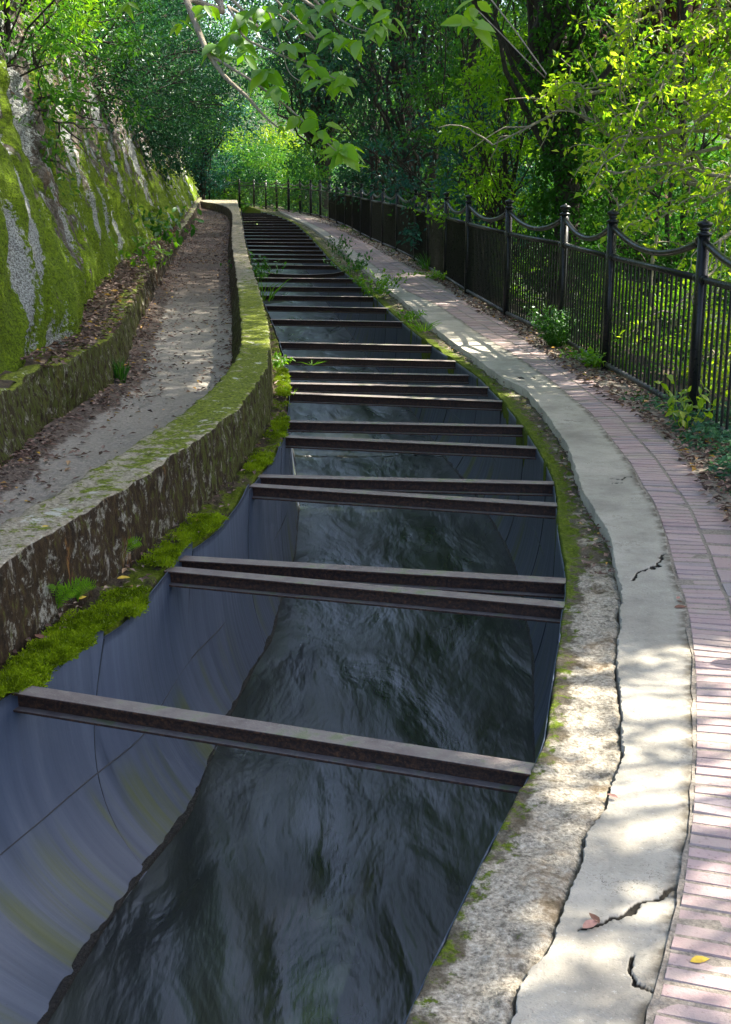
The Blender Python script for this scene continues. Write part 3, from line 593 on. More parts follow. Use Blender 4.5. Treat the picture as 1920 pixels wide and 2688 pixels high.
def wob(a, b, n, amp, g, sagz=0.0):
    t = np.linspace(0, 1, n)[:, None]; p = np.asarray(a)*(1-t)+np.asarray(b)*t; L = np.linalg.norm(np.asarray(b)-np.asarray(a))
    ph = g.random(6)*6.28; w = np.stack([np.sin(t[:, 0]*7+ph[0])+.5*np.sin(t[:, 0]*15+ph[1]), np.sin(t[:, 0]*6+ph[2])+.5*np.sin(t[:, 0]*17+ph[3]), .6*np.sin(t[:, 0]*8+ph[4])], -1)
    p = p+w*amp*L*np.sin(math.pi*t)**.7; p[:, 2] += sagz*np.sin(math.pi*t[:, 0]); return p
def tree(label, base, H, tr, mat, bark, crown, seed, leaf=.09, per=60, clump=.55, lean=(0, 0), group=None, name='tree', cat='tree', keep=None, nl=None, flat=.45, up=.6, aspect=.45, twigs=True, fork=0):
    """crown: (z0,z1,radius,count) clumps in an uneven ellipsoid"""
    g = np.random.default_rng(seed); base = np.array(base, float)
    root = empty(name, base, label, cat, group); top = base+np.array([lean[0], lean[1], H])
    tp = wob(base+[0, 0, -.3], top, 14, .02, g); mb = MB(); mb.tube(tp, np.linspace(tr*1.15, tr*.35, 14), 10, cap=False)
    z0, z1, rad, cnt = crown; cz = (z0+z1)/2; cen = []
    while len(cen) < cnt:
        o = unit(g.normal(size=3))*(.35+.65*g.random()**.5); f = (o[2]+1)/2; tx = tp[int(np.clip(f*.8+.15, 0, 1)*13)]
        wv = 1+.35*math.sin(3*math.atan2(o[1], o[0])+seed)+.2*g.normal()
        p = np.array([tx[0]+o[0]*rad*wv, tx[1]+o[1]*rad*wv, base[2]+cz+o[2]*(z1-z0)/2])
        if keep is None or keep(p): cen.append(p)
        elif g.random() < .02: cen.append(p*0+np.nan)
    cen = np.array([c for c in cen if not np.isnan(c[0])])
    for c in cen[:nl if nl else max(6, len(cen)//3)]:
        k = int(np.clip((c[2]-base[2])/H*.55*13, 2, 11)); s = tp[k]; q = wob(s, c, 7, .06, g, .15)
        mb.tube(q, np.linspace(tr*.33, .008, 7), 5, cap=False)
        if twigs:
            for _ in range(3):
                e = c+g.normal(size=3)*clump*.6; mb.tube(wob(q[4], e, 5, .08, g), np.linspace(.012, .003, 5), 4, cap=False)
    if fork:
        q = wob(tp[5], top+np.array([-.9, .3, .4]), 9, .04, g); mb.tube(q, np.linspace(tr*.7, tr*.2, 9), 8, cap=False)
    mb.build('trunk', M[bark], root, smooth=True)
    V, Fq = cloud(cen, clump*(.6+.8*g.random(len(cen))), per, leaf, flat, up, aspect, g); mesh('crown', V, Fq, M[mat], root, smooth=False)
    return root
# --- trees seen in the picture
FXR = lambda Y, d: fx(Y)+d
tree('tall vine-wrapped tree with a forked trunk standing behind the fence, right of centre', (2.85, 19, -1.0), 9, .20, 'l_mid', 'bark_dark', (3.6, 10, 1.7, 70), 11, .11, 80, .6, (-.05, .3), fork=1)
def vines():
    g = np.random.default_rng(5); z = g.random(340)*5.5-.8; a = g.random(340)*6.28; rr = .2+.22*g.random(340)
    C = np.stack([2.84+np.cos(a)*rr, 19+.02*z+np.sin(a)*rr-.1, z], -1)
    V, Fq = cloud(C, .19, 22, .085, .8, .5, .5, g); o = mesh('climbing_vine', V, Fq, M['l_mid'], smooth=False, org=(2.84, 19, 0))
    tag(o, 'leafy green vine climbing the tall forked trunk behind the fence', 'vine')
vines()
tree('thick reddish-brown tree trunk half hidden behind the fence at the right', (4.75, 21, -1.2), 9, .34, 'l_dark', 'bark_red', (4.2, 10, 2.6, 60), 12, .12, 70, .7, (.2, .3))
tree('dark slender tree with drooping bluish leaves behind the middle of the fence', (1.0, 37, -.9), 12, .22, 'l_dark', 'bark_dark', (1.2, 12, 3.3, 170), 13, .14, 90, .8)
tree('dark broad tree leaning over the far bend of the path', (-1.6, 58, -.8), 15, .30, 'l_dark', 'bark_dark', (4.2, 15, 4.5, 200), 14, .18, 90, 1.1, (-1.0, 0))
tree('tall dark tree rising beyond the top of the mossy rock', (-7.6, 44, 1.5), 14, .28, 'l_wood', 'bark_dark', (1.5, 13, 3.4, 170), 15, .15, 90, .9)
tree('blue-green broadleaf tree at the far end of the track', (-8.9, 72, -.5), 8, .16, 'l_blue', 'bark_dark', (1.0, 7.5, 2.6, 120), 16, .17, 90, .9)
tree('sunlit yellow-green sapling behind the far bend of the fence', (-6.4, 88, -.5), 5, .10, 'l_yel', 'bark_dark', (1.5, 5.2, 2.7, 90), 17, .18, 100, .8)
tree('small pale-green tree left of the far fence bend', (-10.8, 93, -.5), 7.5, .12, 'l_bright', 'bark_dark', (2.5, 7.5, 2.3, 70), 18, .20, 80, .9)
tree('bluish glossy shrub pressing against the fence behind the middle posts', (2.3, 25, -1.0), 4.0, .08, 'l_blue', 'bark_dark', (.8, 4.4, 1.5, 90), 19, .10, 80, .45, name='shrub', cat='shrub')
tree('dark glossy shrub behind the fence where the path starts to bend', (.9, 44, -1.0), 4.5, .08, 'l_dark', 'bark_dark', (.6, 4.6, 2.0, 110), 20, .13, 80, .6, name='shrub', cat='shrub')
tree('green bushy shrub behind the fence beside the reddish trunk', (3.9, 16.5, -1.4), 3.2, .06, 'l_mid', 'bark_dark', (.5, 3.4, 1.2, 90), 21, .08, 80, .36, name='shrub', cat='shrub')
tree('low yellow-green shrub seen through the nearest fence pickets', (3.35, 11.2, -1.8), 2.6, .04, 'l_yel', 'bark_pale', (.2, 2.5, .75, 90), 22, .06, 70, .26, name='shrub', cat='shrub')
tree('fresh green shrub seen through the pickets right of the vine-wrapped trunk', (3.3, 14.6, -1.8), 2.9, .05, 'l_bright', 'bark_pale', (.2, 2.7, .9, 80), 23, .07, 70, .3, name='shrub', cat='shrub')
tree('pale green shrub seen through the pickets below the nearest swag', (3.45, 8.6, -1.8), 2.5, .04, 'l_bright', 'bark_pale', (.2, 2.3, .6, 70), 24, .06, 70, .24, name='shrub', cat='shrub')
tree('young tree with fresh green leaves just behind the fence, left of the vine-wrapped trunk', (2.35, 21.5, -1.1), 5.5, .05, 'l_bright', 'bark_dark', (.6, 5.6, 1.1, 75), 25, .10, 70, .42)
tree('leafy understory tree behind the fence between the vine-wrapped trunk and the reddish trunk', (3.9, 19.5, -1.2), 5.0, .05, 'l_mid', 'bark_dark', (.4, 5.2, 1.2, 110), 26, .10, 80, .42)
tree('green understory tree farther back behind the bluish shrub', (2.6, 30, -1.1), 6.5, .07, 'l_mid', 'bark_dark', (.8, 7.0, 1.6, 120), 27, .12, 80, .55)
# --- bare-limbed sunlit tree on the right edge
def limbtree():
    g = np.random.default_rng(31); base = np.array([5.6, 13.5, -1.3]); root = empty('tree', base, 'sunlit tree with pale bare limbs and sparse yellow-green leaves reaching in from the right', 'tree')
    mb = MB(); tp = wob(base, base+[.3, -.2, 8], 12, .02, g); mb.tube(tp, np.linspace(.16, .06, 12), 10, cap=False); cen = []
    def spray(a, b, r0, depth):
        q = wob(a, b, 9, .045, g, .08); mb.tube(q, np.linspace(r0, max(.0035, r0*.25), 9), 5, cap=False)
        if depth == 0:
            for k in (3, 4, 5, 6, 7, 8): cen.append(q[k])
            return
        d = np.asarray(b)-np.asarray(a); L = np.linalg.norm(d)
        for k in (2, 3, 4, 5, 6, 7, 8):
            e = q[k]+unit(d/L+g.normal(size=3)*np.array([.45, .45, .55]))*L*(.22+.22*g.random()); spray(q[k], e, r0*.42, depth-1)
    ends = [(2.15, 12.4, 1.86), (2.5, 12.0, 2.15), (2.2, 12.6, 2.6), (2.6, 12.0, 3.0), (2.45, 12.9, 3.4), (3.0, 11.6, 2.5), (3.1, 12.4, 3.7), (2.9, 11.8, 1.75), (3.3, 11.4, 3.1), (2.75, 12.6, 3.9), (3.2, 11.8, 1.4), (3.4, 11.5, 2.0)]
    ends = [(a+.38, b, c) for a, b, c in ends]
    for i, e in enumerate(ends):
        k = 3+i % 6; spray(tp[k], e, .055, 2)
    mb.build('trunk', M['bark_pale'], root, smooth=True)
    C = np.array(cen); C = C[C[:, 0] > fx(C[:, 1])*0+1.6]; V, Fq = cloud(C, .12, 4, .066, .5, .9, .55, g)
    mesh('crown', V, Fq, M['l_sun'], root, smooth=False)
limbtree()
# --- crest shrubs on the rock
CREST = [('yellow-green twiggy shrub rooted high on the near mossy rock', 11.6, 4.1, .75, 'l_bright', 70), ('fine-leaved bright shrub hanging from the rock face under the yellow-green one', 13.2, 3.0, .85, 'l_mid', 90),
  ('green shrub spilling down the rock at the top left', 15.5, 4.1, 1.1, 'l_bright', 150), ('dense green shrub on the rock shoulder halfway along', 18.5, 3.9, 1.3, 'l_mid', 150), ('dark shrub overhanging the rock halfway to the bend', 23, 3.9, 1.5, 'l_dark', 190),
  ('dark drooping shrub over the far shoulder of the rock', 29, 3.6, 1.8, 'l_dark', 240), ('dark leafy mass hanging low over the track before the bend', 37, 3.6, 2.2, 'l_dark', 300), ('wide dark shrub closing the view above the far track', 47, 3.9, 2.6, 'l_dark', 320), ('leafy shrub at the far end of the rock where the track bends', 58, 4.6, 3.0, 'l_wood', 280)]
for i, (lab, Y, z, rad, mt, n) in enumerate(CREST):
    x = float(rockX(Y))-(z-.3)*(.27+.13*float(sm(16, 50, Y)))
    tree(lab, (x-.1, Y, z-.9), 1.6+.03*Y, .035, mt, 'bark_dark', (-.6-.02*Y, 2.0+.06*Y, rad, n), 40+i, .045+.0019*Y, 60, .20+.011*Y, (.45, -.2), name='shrub', cat='shrub', flat=.6)
# --- canopy trees, crowns placed to shade all but the near right corner
SUN = np.array([math.sin(R(72))*math.cos(R(50)), math.cos(R(72))*math.cos(R(50)), math.sin(R(50))])
cb = [(9.0, 12, 10), (7.6, 18, 10), (11.5, 21, 13), (9, 27, 12), (6.8, 34, 12), (11, 38, 14), (5.5, 44, 13), (9.5, 51, 14), (3.5, 56, 14), (12.5, 8, 13), (8.2, 5.5, 11), (5.2, 26, 10), (14, 14, 14), (6, 62, 14)]
def canopy():
    g = np.random.default_rng(60); cb_ = np.array(cb); C = []
    LIT = [(2.9, 12.2, 2.7, 2.0), (2.85, 19, 2.3, 1.6), (.0, 5.8, 2.75, .75), (-3.4, 11, 3.5, 1.0), (2.4, 25, 1.5, 1.0)]  # crowns leave gaps along these sun rays so chosen spots are lit
    while len(C) < 3700:
        gx = -9+16*g.random(); gy = -3+62*g.random()
        if len(C) > 2700: gx = -2.6+4.2*g.random(); gy = 0+10*g.random()
        if gy > 12 and g.random() < .30: continue
        if gx > fx(gy)+.6: continue                                  # the wood beyond the fence stays open to the sun
        if gx < float(rockX(max(gy, 1)))-2.6: continue
        if gy < 4.9 and gx > -.35+.10*gy: continue
        if gy > 8 and vn(gx*.9, gy*1.1, 7) < -.72: continue
        z = 6.2+7*g.random()+.05*gy; t = z/SUN[2]; pc = np.array([gx+SUN[0]*t, gy+SUN[1]*t, z])
        if any(np.linalg.norm(np.cross(pc-np.array(q[:3]), SUN)) < q[3] for q in LIT) and g.random() < .95: continue
        C.append((gx+SUN[0]*t, gy+SUN[1]*t, z))
    for q in range(110):
        gx = -2.5+1.8*g.random(); gy = 3+5.5*g.random(); z = 7+3*g.random(); t = z/SUN[2]; C.append((gx+SUN[0]*t, gy+SUN[1]*t, z))  # extra clumps added to keep sun off the left wall top
    nb = len(C)
    for q in range(120):                                              # thin outer sprigs added to dapple the corner with shade
        gx = -.15+1.6*g.random(); gy = 1.3+3.7*g.random()
        if gx > 1.25 or g.random() < (gx-.45): continue
        z = 4.6+2.2*g.random(); t = z/SUN[2]; C.append((gx+SUN[0]*t, gy+SUN[1]*t, z))
    C = np.array(C); near = np.argmin(np.hypot(C[:, None, 0]-cb_[None, :, 0], C[:, None, 1]-cb_[None, :, 1]), 1)
    for i, (x, y, h) in enumerate(cb):
        K = C[near == i]; base = np.array([x, y, -1.6])
        if len(K) < 5: continue
        root = empty('tree', base, 'tall tree right of the fence, its crown placed to shade the canal', 'tree', 'shade trees right of the fence'); mb = MB()
        tp = wob(base, base+[0, 0, h+2], 14, .02, g); mb.tube(tp, np.linspace(.24, .06, 14), 9, cap=False)
        th_ = (np.arange(len(C)) >= nb)[near == i]
        for c in np.concatenate([K[~th_][::(14 if y < 10 else 7)], K[th_][::9]]):
            k = int(np.clip((c[2]-1.5)/(h+2)*11, 5, 12)); mb.tube(wob(tp[k], c, 6, .06, g, .1), np.linspace(.05 if y > 10 else .022, .008 if y > 10 else .005, 6), 4, cap=False)
        mb.build('trunk', M['bark_dark'], root, smooth=True); low = np.stack([x+g.normal(size=34)*1.3, y+g.normal(size=34)*1.6, -.8+7*g.random(34)], -1)
        low = low[[not (-.6 < p_[0]-SUN[0]*p_[2]/SUN[2] < 3.2 and 0 < p_[1]-SUN[1]*p_[2]/SUN[2] < 5.6) and not any(np.linalg.norm(np.cross(p_-np.array(q[:3]), SUN)) < q[3] for q in LIT) for p_ in low]]
        thin = (np.arange(len(C)) >= nb)[near == i]; r_ = np.where(C[near == i][:, 1] < 11, .42, .8)
        V, Fq = cloud(np.concatenate([K[~thin], low]), np.concatenate([r_[~thin], np.full(len(low), .75)]), 110, .15, .5, .9, .5, g)
        if thin.any():
            V2, F2 = cloud(K[thin], .25, 34, .10, .35, .9, .45, g); Fq = np.concatenate([Fq, F2+len(V)]); V = np.concatenate([V, V2])
        mesh('crown', V, Fq, M['l_mid'], root, smooth=False)
canopy()
for i, (x, y, h) in enumerate([(-7.5, 12, 8), (-9, 22, 9)]):  # out of view; crowns lean out to dull the sky reflected in the water
    tree('unseen tree above the mossy rock, leaned out to darken the water reflection', (x, y, 4.5), h, .2, 'l_mid', 'bark_dark', (h*.25, h+1, 4.0, 170), 80+i, .15, 100, .9, (3.0, 0), group='trees above the rock')
# --- wood: the far mass
def wood():
    g = np.random.default_rng(90); C = []; Rr = []; 
    def addreg(n, f):
        k = 0
        while k < n:
            c = f()
            if c is not None: C.append(c[0]); Rr.append(c[1]); k += 1
    def right():
        Y = 22+70*g.random()**1.2; d = 1.6+g.random()*14; top = 1.8+Y*.14+.8; z = -1.8+(top+1.8)*g.random()
        x = fx(Y)+d
        if vn(x*.35, Y*.3, z*.5) < -.28: return None
        return (x, Y, z), .5+Y*.012
    def backr():
        Y = 94+20*g.random(); x = -34+60*g.random(); z = -.5+15*g.random()**1.15
        if z > 12 and vn(x*.3, z*.4) < .1: return None
        if vn(x*.45, z*.6, 5) < -.35 and z > 3: return None
        return (x, Y, z), 1.5
    def left():
        Y = 20+70*g.random(); d = 1.5+9*g.random(); x = rockX(Y)-2.2-d*1.2; z = 3.0+(Y*.14+1.5)*g.random()
        if vn(x*.35, Y*.3, z*.5) < -.2: return None
        return (x, Y, z), .5+Y*.012
    def leftfar():
        Y = 62+34*g.random(); x = -9.5-(Y-60)*.16-16*g.random(); return (x, Y, -.5+12*g.random()), 1.2
    def bend():
        x = -15+13*g.random(); yf = float(np.interp(-x, -fX[::-1][::-1], fY)) ; Y = yf+1.0+7*g.random(); return (x, Y, -.3+3.2*g.random()), .7
    def rnear():
        Y = 10+12*g.random(); d = 2.2+g.random()*5; z = -1.8+4.2*g.random(); return (fx(Y)+d, Y, z), .45
    addreg(1500, right); addreg(1300, backr); addreg(800, left); addreg(800, leftfar); addreg(260, rnear); addreg(420, bend)
    C = np.array(C); Rr = np.array(Rr); V = []; Fs = []; n = 0
    for lo, hi, L, per in ((0, 26, .10, 110), (26, 45, .13, 110), (45, 70, .17, 95), (70, 200, .23, 80)):
        m = (C[:, 1] >= lo) & (C[:, 1] < hi); v, f = cloud(C[m], Rr[m], per, L, .5, .5, .42, g); V.append(v); Fs.append(f+n); n += len(v)
    o = mesh('woodland', np.concatenate(V), np.concatenate(Fs), M['l_wood'], smooth=False); tag(o, 'mass of dense green woodland filling the background behind the fence', 'woodland', kind='stuff')
wood()
# hillsides closing the view behind the leaves
TR = ['thin dark trunk left of the vine-wrapped tree', 'crooked thin trunk behind the middle of the fence', 'slim trunk leaning right behind the bluish shrub', 'straight dark trunk between the bend and the middle of the fence', 'thin pale trunk beyond the nearest swags', 'slim dark trunk behind the far end of the mossy rock', 'second slim dark trunk beyond the rock, nearer the track']
for i, (px, Y, r, ln) in enumerate([(1250, 30, .09, -.5), (1090, 34, .12, .6), (1180, 27, .07, 1.2), (1010, 42, .14, -.6), (1760, 18, .06, -.4), (400, 46, .16, .2), (455, 50, .14, -.4)]):
    x = (px-960)/F*Y; tree('', (x, Y, -1.2 if px > 800 else .5), 10, r, 'l_wood', 'bark_dark', (5, 10, 1.6, 26), 100+i, .14, 60, .7, (ln, 0), twigs=False)['label'] = TR[i]
# ------------------------------------------------------------------ overhead branch
def branch():
    g = np.random.default_rng(3); base = np.array([-4.6, 7.2, 3.6])
    root = empty('tree', base, 'tree whose arching pale branch hangs large fresh green leaves over the canal from above', 'tree')
    def W(px, py, Y):
        u = (px-960)/F; v = (1344-py)/F; d = np.array([u, cp+v*sp, -sp+v*cp]); t = Y/d[1]; return np.array([0, 0, HC])+d*t
    mb = MB(); tp = wob(base, base+[.6, -.3, 4.5], 10, .02, g); mb.tube(tp, np.linspace(.12, .05, 10), 8, cap=False)
    start = tp[5]
    def poly(pts, r0, r1, head=None):
        p = np.array(([head] if head is not None else [])+[W(*q) for q in pts]); n = len(p)
        tt = np.linspace(0, n-1, n*5); i = np.minimum(tt.astype(int), n-2); f = tt-i
        def P_(k): return p[np.clip(k, 0, n-1)]
        a, b, c, d = P_(i-1), P_(i), P_(i+1), P_(i+2); f = f[:, None]
        q = .5*((2*b)+(-a+c)*f+(2*a-5*b+4*c-d)*f**2+(-a+3*b-3*c+d)*f**3); mb.tube(q, np.linspace(r0, r1, len(q)), 6, cap=False); return q
    q1 = poly([(430,-160,6.6),(490,0,6.2),(525,90,6.05),(548,140,6),(590,200,5.95),(650,255,5.9),(690,300,5.85),(730,335,5.8)], .022, .0035, start)
    q2 = poly([(552,145,6),(610,180,5.9),(665,215,5.8),(760,285,5.7),(830,350,5.6),(905,415,5.5)], .008, .002)
    q3 = poly([(490,-120,6.3),(600,20,6),(640,95,5.9),(715,135,5.7),(800,170,5.6),(890,210,5.5)], .009, .002, start)
    q4 = poly([(620,-150,6),(800,-40,5.7),(880,40,5.5),(940,75,5.4),(1010,90,5.3)], .009, .0015, start)
    q5 = poly([(1245,-60,5.2),(1244,20,5.2),(1240,50,5.15)], .0035, .0015, start+[1, 0, 1.2])
    q6 = poly([(640,-80,6),(700,20,5.8),(735,110,5.7),(760,190,5.6),(805,220,5.55)], .006, .0015, start)
    mb.build('trunk', M['bark_pale'], root, smooth=True)
    # leaf whorls: (px,py,Y,count,size,spread)
    wh = [(615,90,6,7,.15,1),(640,40,5.9,6,.14,1),(540,20,6.1,5,.13,1),(560,110,6,4,.12,1),(700,185,5.75,8,.12,1),(675,200,5.8,5,.11,1),(735,225,5.7,5,.12,1),(640,135,5.9,5,.11,1),(600,140,6,4,.1,1),(790,60,5.6,5,.1,1),(720,60,5.7,6,.11,1),(690,25,5.8,5,.12,1),
          (755,115,5.6,6,.10,1),(800,150,5.6,5,.09,1),(820,185,5.55,6,.09,1),(850,225,5.5,6,.09,1),(890,215,5.5,7,.10,1),(905,190,5.5,4,.09,1),(880,95,5.45,8,.115,1),(930,105,5.4,6,.115,1),(960,10,5.4,6,.11,1),(1000,70,5.3,7,.12,1),(880,0,5.5,6,.12,1),(1020,45,5.3,4,.10,1),
          (790,300,5.65,5,.10,1),(820,320,5.6,5,.10,1),(850,345,5.58,4,.09,1),(905,400,5.5,8,.115,1),(915,385,5.5,5,.12,1),(880,360,5.5,3,.08,1),(1235,55,5.15,6,.14,1),(1248,10,5.2,4,.12,1),(330,10,7.2,5,.10,1),(465,60,6.4,4,.1,1),(735,330,5.8,4,.05,1),(770,10,5.7,6,.11,1),(830,25,5.6,5,.11,1)]
    Pp = []; D = []; N = []; L = []
    for px, py, Y, n, s, _ in wh:
        c = W(px, py, Y); a0 = g.random()*6.28
        for k in range(n):
            a = a0+k*6.283/n+g.normal()*.25; d = np.array([math.cos(a), math.sin(a)*.8-.15, -.35-.45*g.random()+.35*(g.random() > .7)])
            Pp.append(c+g.normal(size=3)*.012); D.append(d); N.append(np.array([-.25*d[0], -.55+g.normal()*.35, .8])+g.normal(size=3)*.2); L.append(s*(.6+.45*g.random()))
    Pp, D, N, L = map(np.array, (Pp, D, N, L)); V, Fq = leaff(Pp, D, N, L, L*.50); mesh('crown', V, Fq, M['l_bright'], root, smooth=True)
branch()
# ------------------------------------------------------------------ litter
def lying(n, f, size, g):
    P_ = np.array([f() for _ in range(n)]); a = g.random(n)*6.28; D = np.stack([np.cos(a), np.sin(a), g.normal(size=n)*.18], -1); N = unit(np.stack([g.normal(size=n)*.3, g.normal(size=n)*.3, np.ones(n)], -1))
    L = size*(.5+g.random(n)); return leafq(P_+[0, 0, .006], D, N, L, L*.5)
g = np.random.default_rng(8)
def f_track():
    while True:
        Y = 4.5*(14)**g.random(); t = g.random(); k = min(t, 1-t)
        wgt = math.exp(-(t/.16)) + (1.0*math.exp(-((1-t)/.10)) if Y > 8 else .12*math.exp(-((1-t)/.06))) + .04 + (.25 if Y > 25 else 0)
        if g.random() < wgt*(.45+.75*(fbm(t*3, Y*1.3, 2, 2) > 0)):
            x = float(kerbF(Y)+(wOut(Y)-.07-kerbF(Y))*t); return (x, Y, float(zd(x, Y, np.array(t)))+.004+g.random()*.012)
def f_bed():
    Y = 9+22*g.random(); t = g.random(); x0 = float(rockX(Y)); x = x0+(float(kerbF(Y))-.03-x0)*t; return (x, Y, .43-.03+.12*(1-t)*.6+.03+g.random()*.02)
def f_verge():
    Y = 5.5*(9)**g.random(); a = float(brkR(Y))-.03; b = float(fx(Y))+.15; t = g.random()**1.2; x = a+(b-a)*t; return (x, Y, .045+g.random()*.03)
V1, F1 = lying(9000, f_track, .045, g); tag(mesh('leaf_litter', V1, F1, M['litter'], smooth=False), 'brown fallen leaves scattered along the edges of the dirt track', 'fallen leaves', kind='stuff')
V1, F1 = lying(3800, f_bed, .06, g); tag(mesh('leaf_litter', V1, F1, M['litter'], smooth=False), 'dry leaves heaped between the rock face and the mossy kerb', 'fallen leaves', kind='stuff')
V1, F1 = lying(7000, f_verge, .05, g); tag(mesh('leaf_litter', V1, F1, M['litter'], smooth=False), 'dry leaves along the foot of the iron fence', 'fallen leaves', kind='stuff')
def f_ledge():
    Y = 3.2+14*g.random()**1.5; x0 = float(wI(Y)); return (x0+.02+(float(flL(Y))-x0-.03)*g.random()**1.4, Y, .022)
V1, F1 = lying(420, f_ledge, .035, g); tag(mesh('leaf_litter', V1, F1, M['litter'], smooth=False), 'bits of dry leaf on the mossy ledge beside the flume', 'fallen leaves', kind='stuff')
def f_cop():
    Y = 5.5+24*g.random()**1.5; x0 = float(flR(Y)); return (x0+.02+(float(stepX(Y))-x0-.03)*(.3+.7*g.random()), Y, .014)
V1, F1 = lying(650, f_cop, .03, g); tag(mesh('leaf_litter', V1, F1, M['litter'], smooth=False), 'bits of dry leaf on the mossy coping right of the flume', 'fallen leaves', kind='stuff')
LV = [(1530,2440,.055,.6,'pink_leaf','pinkish-brown curled fallen leaf at the end of the big crack in the pavement'), (1573,2428,.05,1.9,'brown_leaf','reddish fallen leaf standing in the big pavement crack'), (1770,1597,.06,.1,'brown_leaf','brown fallen leaf lying on the pavement beside the bricks'), (1777,1574,.035,.9,'pink_leaf','small red fallen leaf at the brick edge above the brown one'),
      (1730,1266,.055,.1,'yellow_leaf','yellow fallen leaf on the bricks halfway up the path'), (1812,2528,.05,.2,'yellow_leaf','orange-brown fallen leaf on the sunny bricks at the lower right'), (1622,2098,.04,2.4,'pink_leaf','small pink fallen leaf beside the pavement step'), (1790,1583,.03,2.2,'brown_leaf','tiny dark fallen leaf near the brick edge'),
      (308,1525,.06,.2,'yellow_leaf','yellow fallen leaf on the ledge below the near fern'), (110,1390,.03,.3,'yellow_leaf','small orange leaf on top of the parapet wall'), (203,1580,.05,.8,'yellow_leaf','orange fallen leaf between the fern and the bright moss'), (115,1685,.07,2.3,'brown_leaf','dark maroon fallen leaf on the near ledge'), (1005,850,.03,1,'yellow_leaf','tiny leaf')][:12]
for px, py, s, a, mt, lab in LV:
    z = .377 if (px, py) == (110, 1390) else (.012 if px > 1000 else .02); x, y = G(px, py, z)
    Vv, Fv = leaff(np.array([[0, 0, .0]]), np.array([[math.cos(a), math.sin(a), .10]]), np.array([[.2, -.2, 1.]]), [s], [s*.45], .1)
    o = mesh('fallen_leaf', Vv+[x, y, z+(.004 if px > 1000 else .012)], Fv, M[mt], org=(x, y, z)); tag(o, lab, 'leaf')
# ------------------------------------------------------------------ moss tufts on the near ledge, ferns, weeds
def moss():
    g = np.random.default_rng(77); P_ = []
    while len(P_) < 15000:
        Y = 3.6+8*g.random()**1.6; t = 1-abs(g.normal())*.45; 
        if t < .22: continue
        d = fbm(Y*2.2, 3.1, 1, 3)
        dens = (.78 if 3.95 < Y < 5.25 else .28) * (1 if t > .35 else .3)
        if 3.75 < Y < 3.98: dens = .05
        if g.random() > dens+.8*d: continue
        x0 = float(wI(Y)); x1 = float(flL(Y))+.045*(.5+.5*math.sin(Y*9)+.6*vn(Y*12, 3)) * (1 if 3.95 < Y < 5.25 else .3)
        x = x0+(x1-x0)*t; over = max(0, x-float(flL(Y)))
        z = .012+.03*max(0, vn(x*14, Y*14, 2))+.014*g.random()-over*.9; P_.append((x, Y, z))
    P_ = np.array(P_); n = len(P_); k = 4; P_ = np.repeat(P_, k, 0)+g.normal(size=(n*k, 3))*[.006, .006, .002]
    D = unit(g.normal(size=(n*k, 3))*[.9, .9, .5]+[.15, -.2, .75]); N = unit(g.normal(size=(n*k, 3))+[0, -.4, .5]); V, Fq = leafq(P_, D, N, .011+.011*g.random(n*k), .006)
    tag(mesh('moss', V, Fq, M['moss'], smooth=False), 'bright green cushion moss spilling over the steel edge of the near ledge', 'moss', kind='stuff')
moss()
def fern(px, py, z, h, n, lab, a0, mat='l_bright'):
    x, y = G(px, py, z); g = np.random.default_rng(int(px)); r = empty('fern', (x, y, z), lab, 'fern')
    for k in range(n):
        a = a0+(k-(n-1)/2)*.75+g.normal()*.15; L = h*(.7+.4*g.random()); ts = np.linspace(0, 1, 14)
        q = np.stack([x+np.cos(a)*L*.6*ts**1.4, y-.03*ts+np.sin(a)*L*.3*ts**1.4, z+L*(1.05*ts-.40*ts**2.4)], -1); mb = MB().tube(q, np.linspace(.0022, .0008, 14), 4, cap=False)
        tn = unit(np.gradient(q, axis=0)); sd = unit(np.cross(tn, [.3, -1, .4])); Pp = []; D = []; LL = []
        for i in range(2, 14):
            for s in (-1, 1): Pp.append(q[i]); D.append(sd[i]*s+tn[i]*.55); LL.append(L*.17*math.sin(math.pi*(.15+.8*(1-i/14)))+.006)
        V, Fq = leafq(np.array(Pp), np.array(D), np.tile([0, -.5, .8], (len(Pp), 1)), LL, np.array(LL)*.20); mb.add(V, Fq); mb.build('frond', M[mat], r)
fern(150, 1610, .02, .22, 7, 'feathery green fern on the near ledge against the parapet wall', .9)
fern(205, 1580, .02, .18, 4, 'second feathery fern just behind the nearest one on the ledge', 1.0)
fern(315, 1478, .02, .17, 5, 'small blue-green fern farther along the ledge beside the bright moss', 1.3)
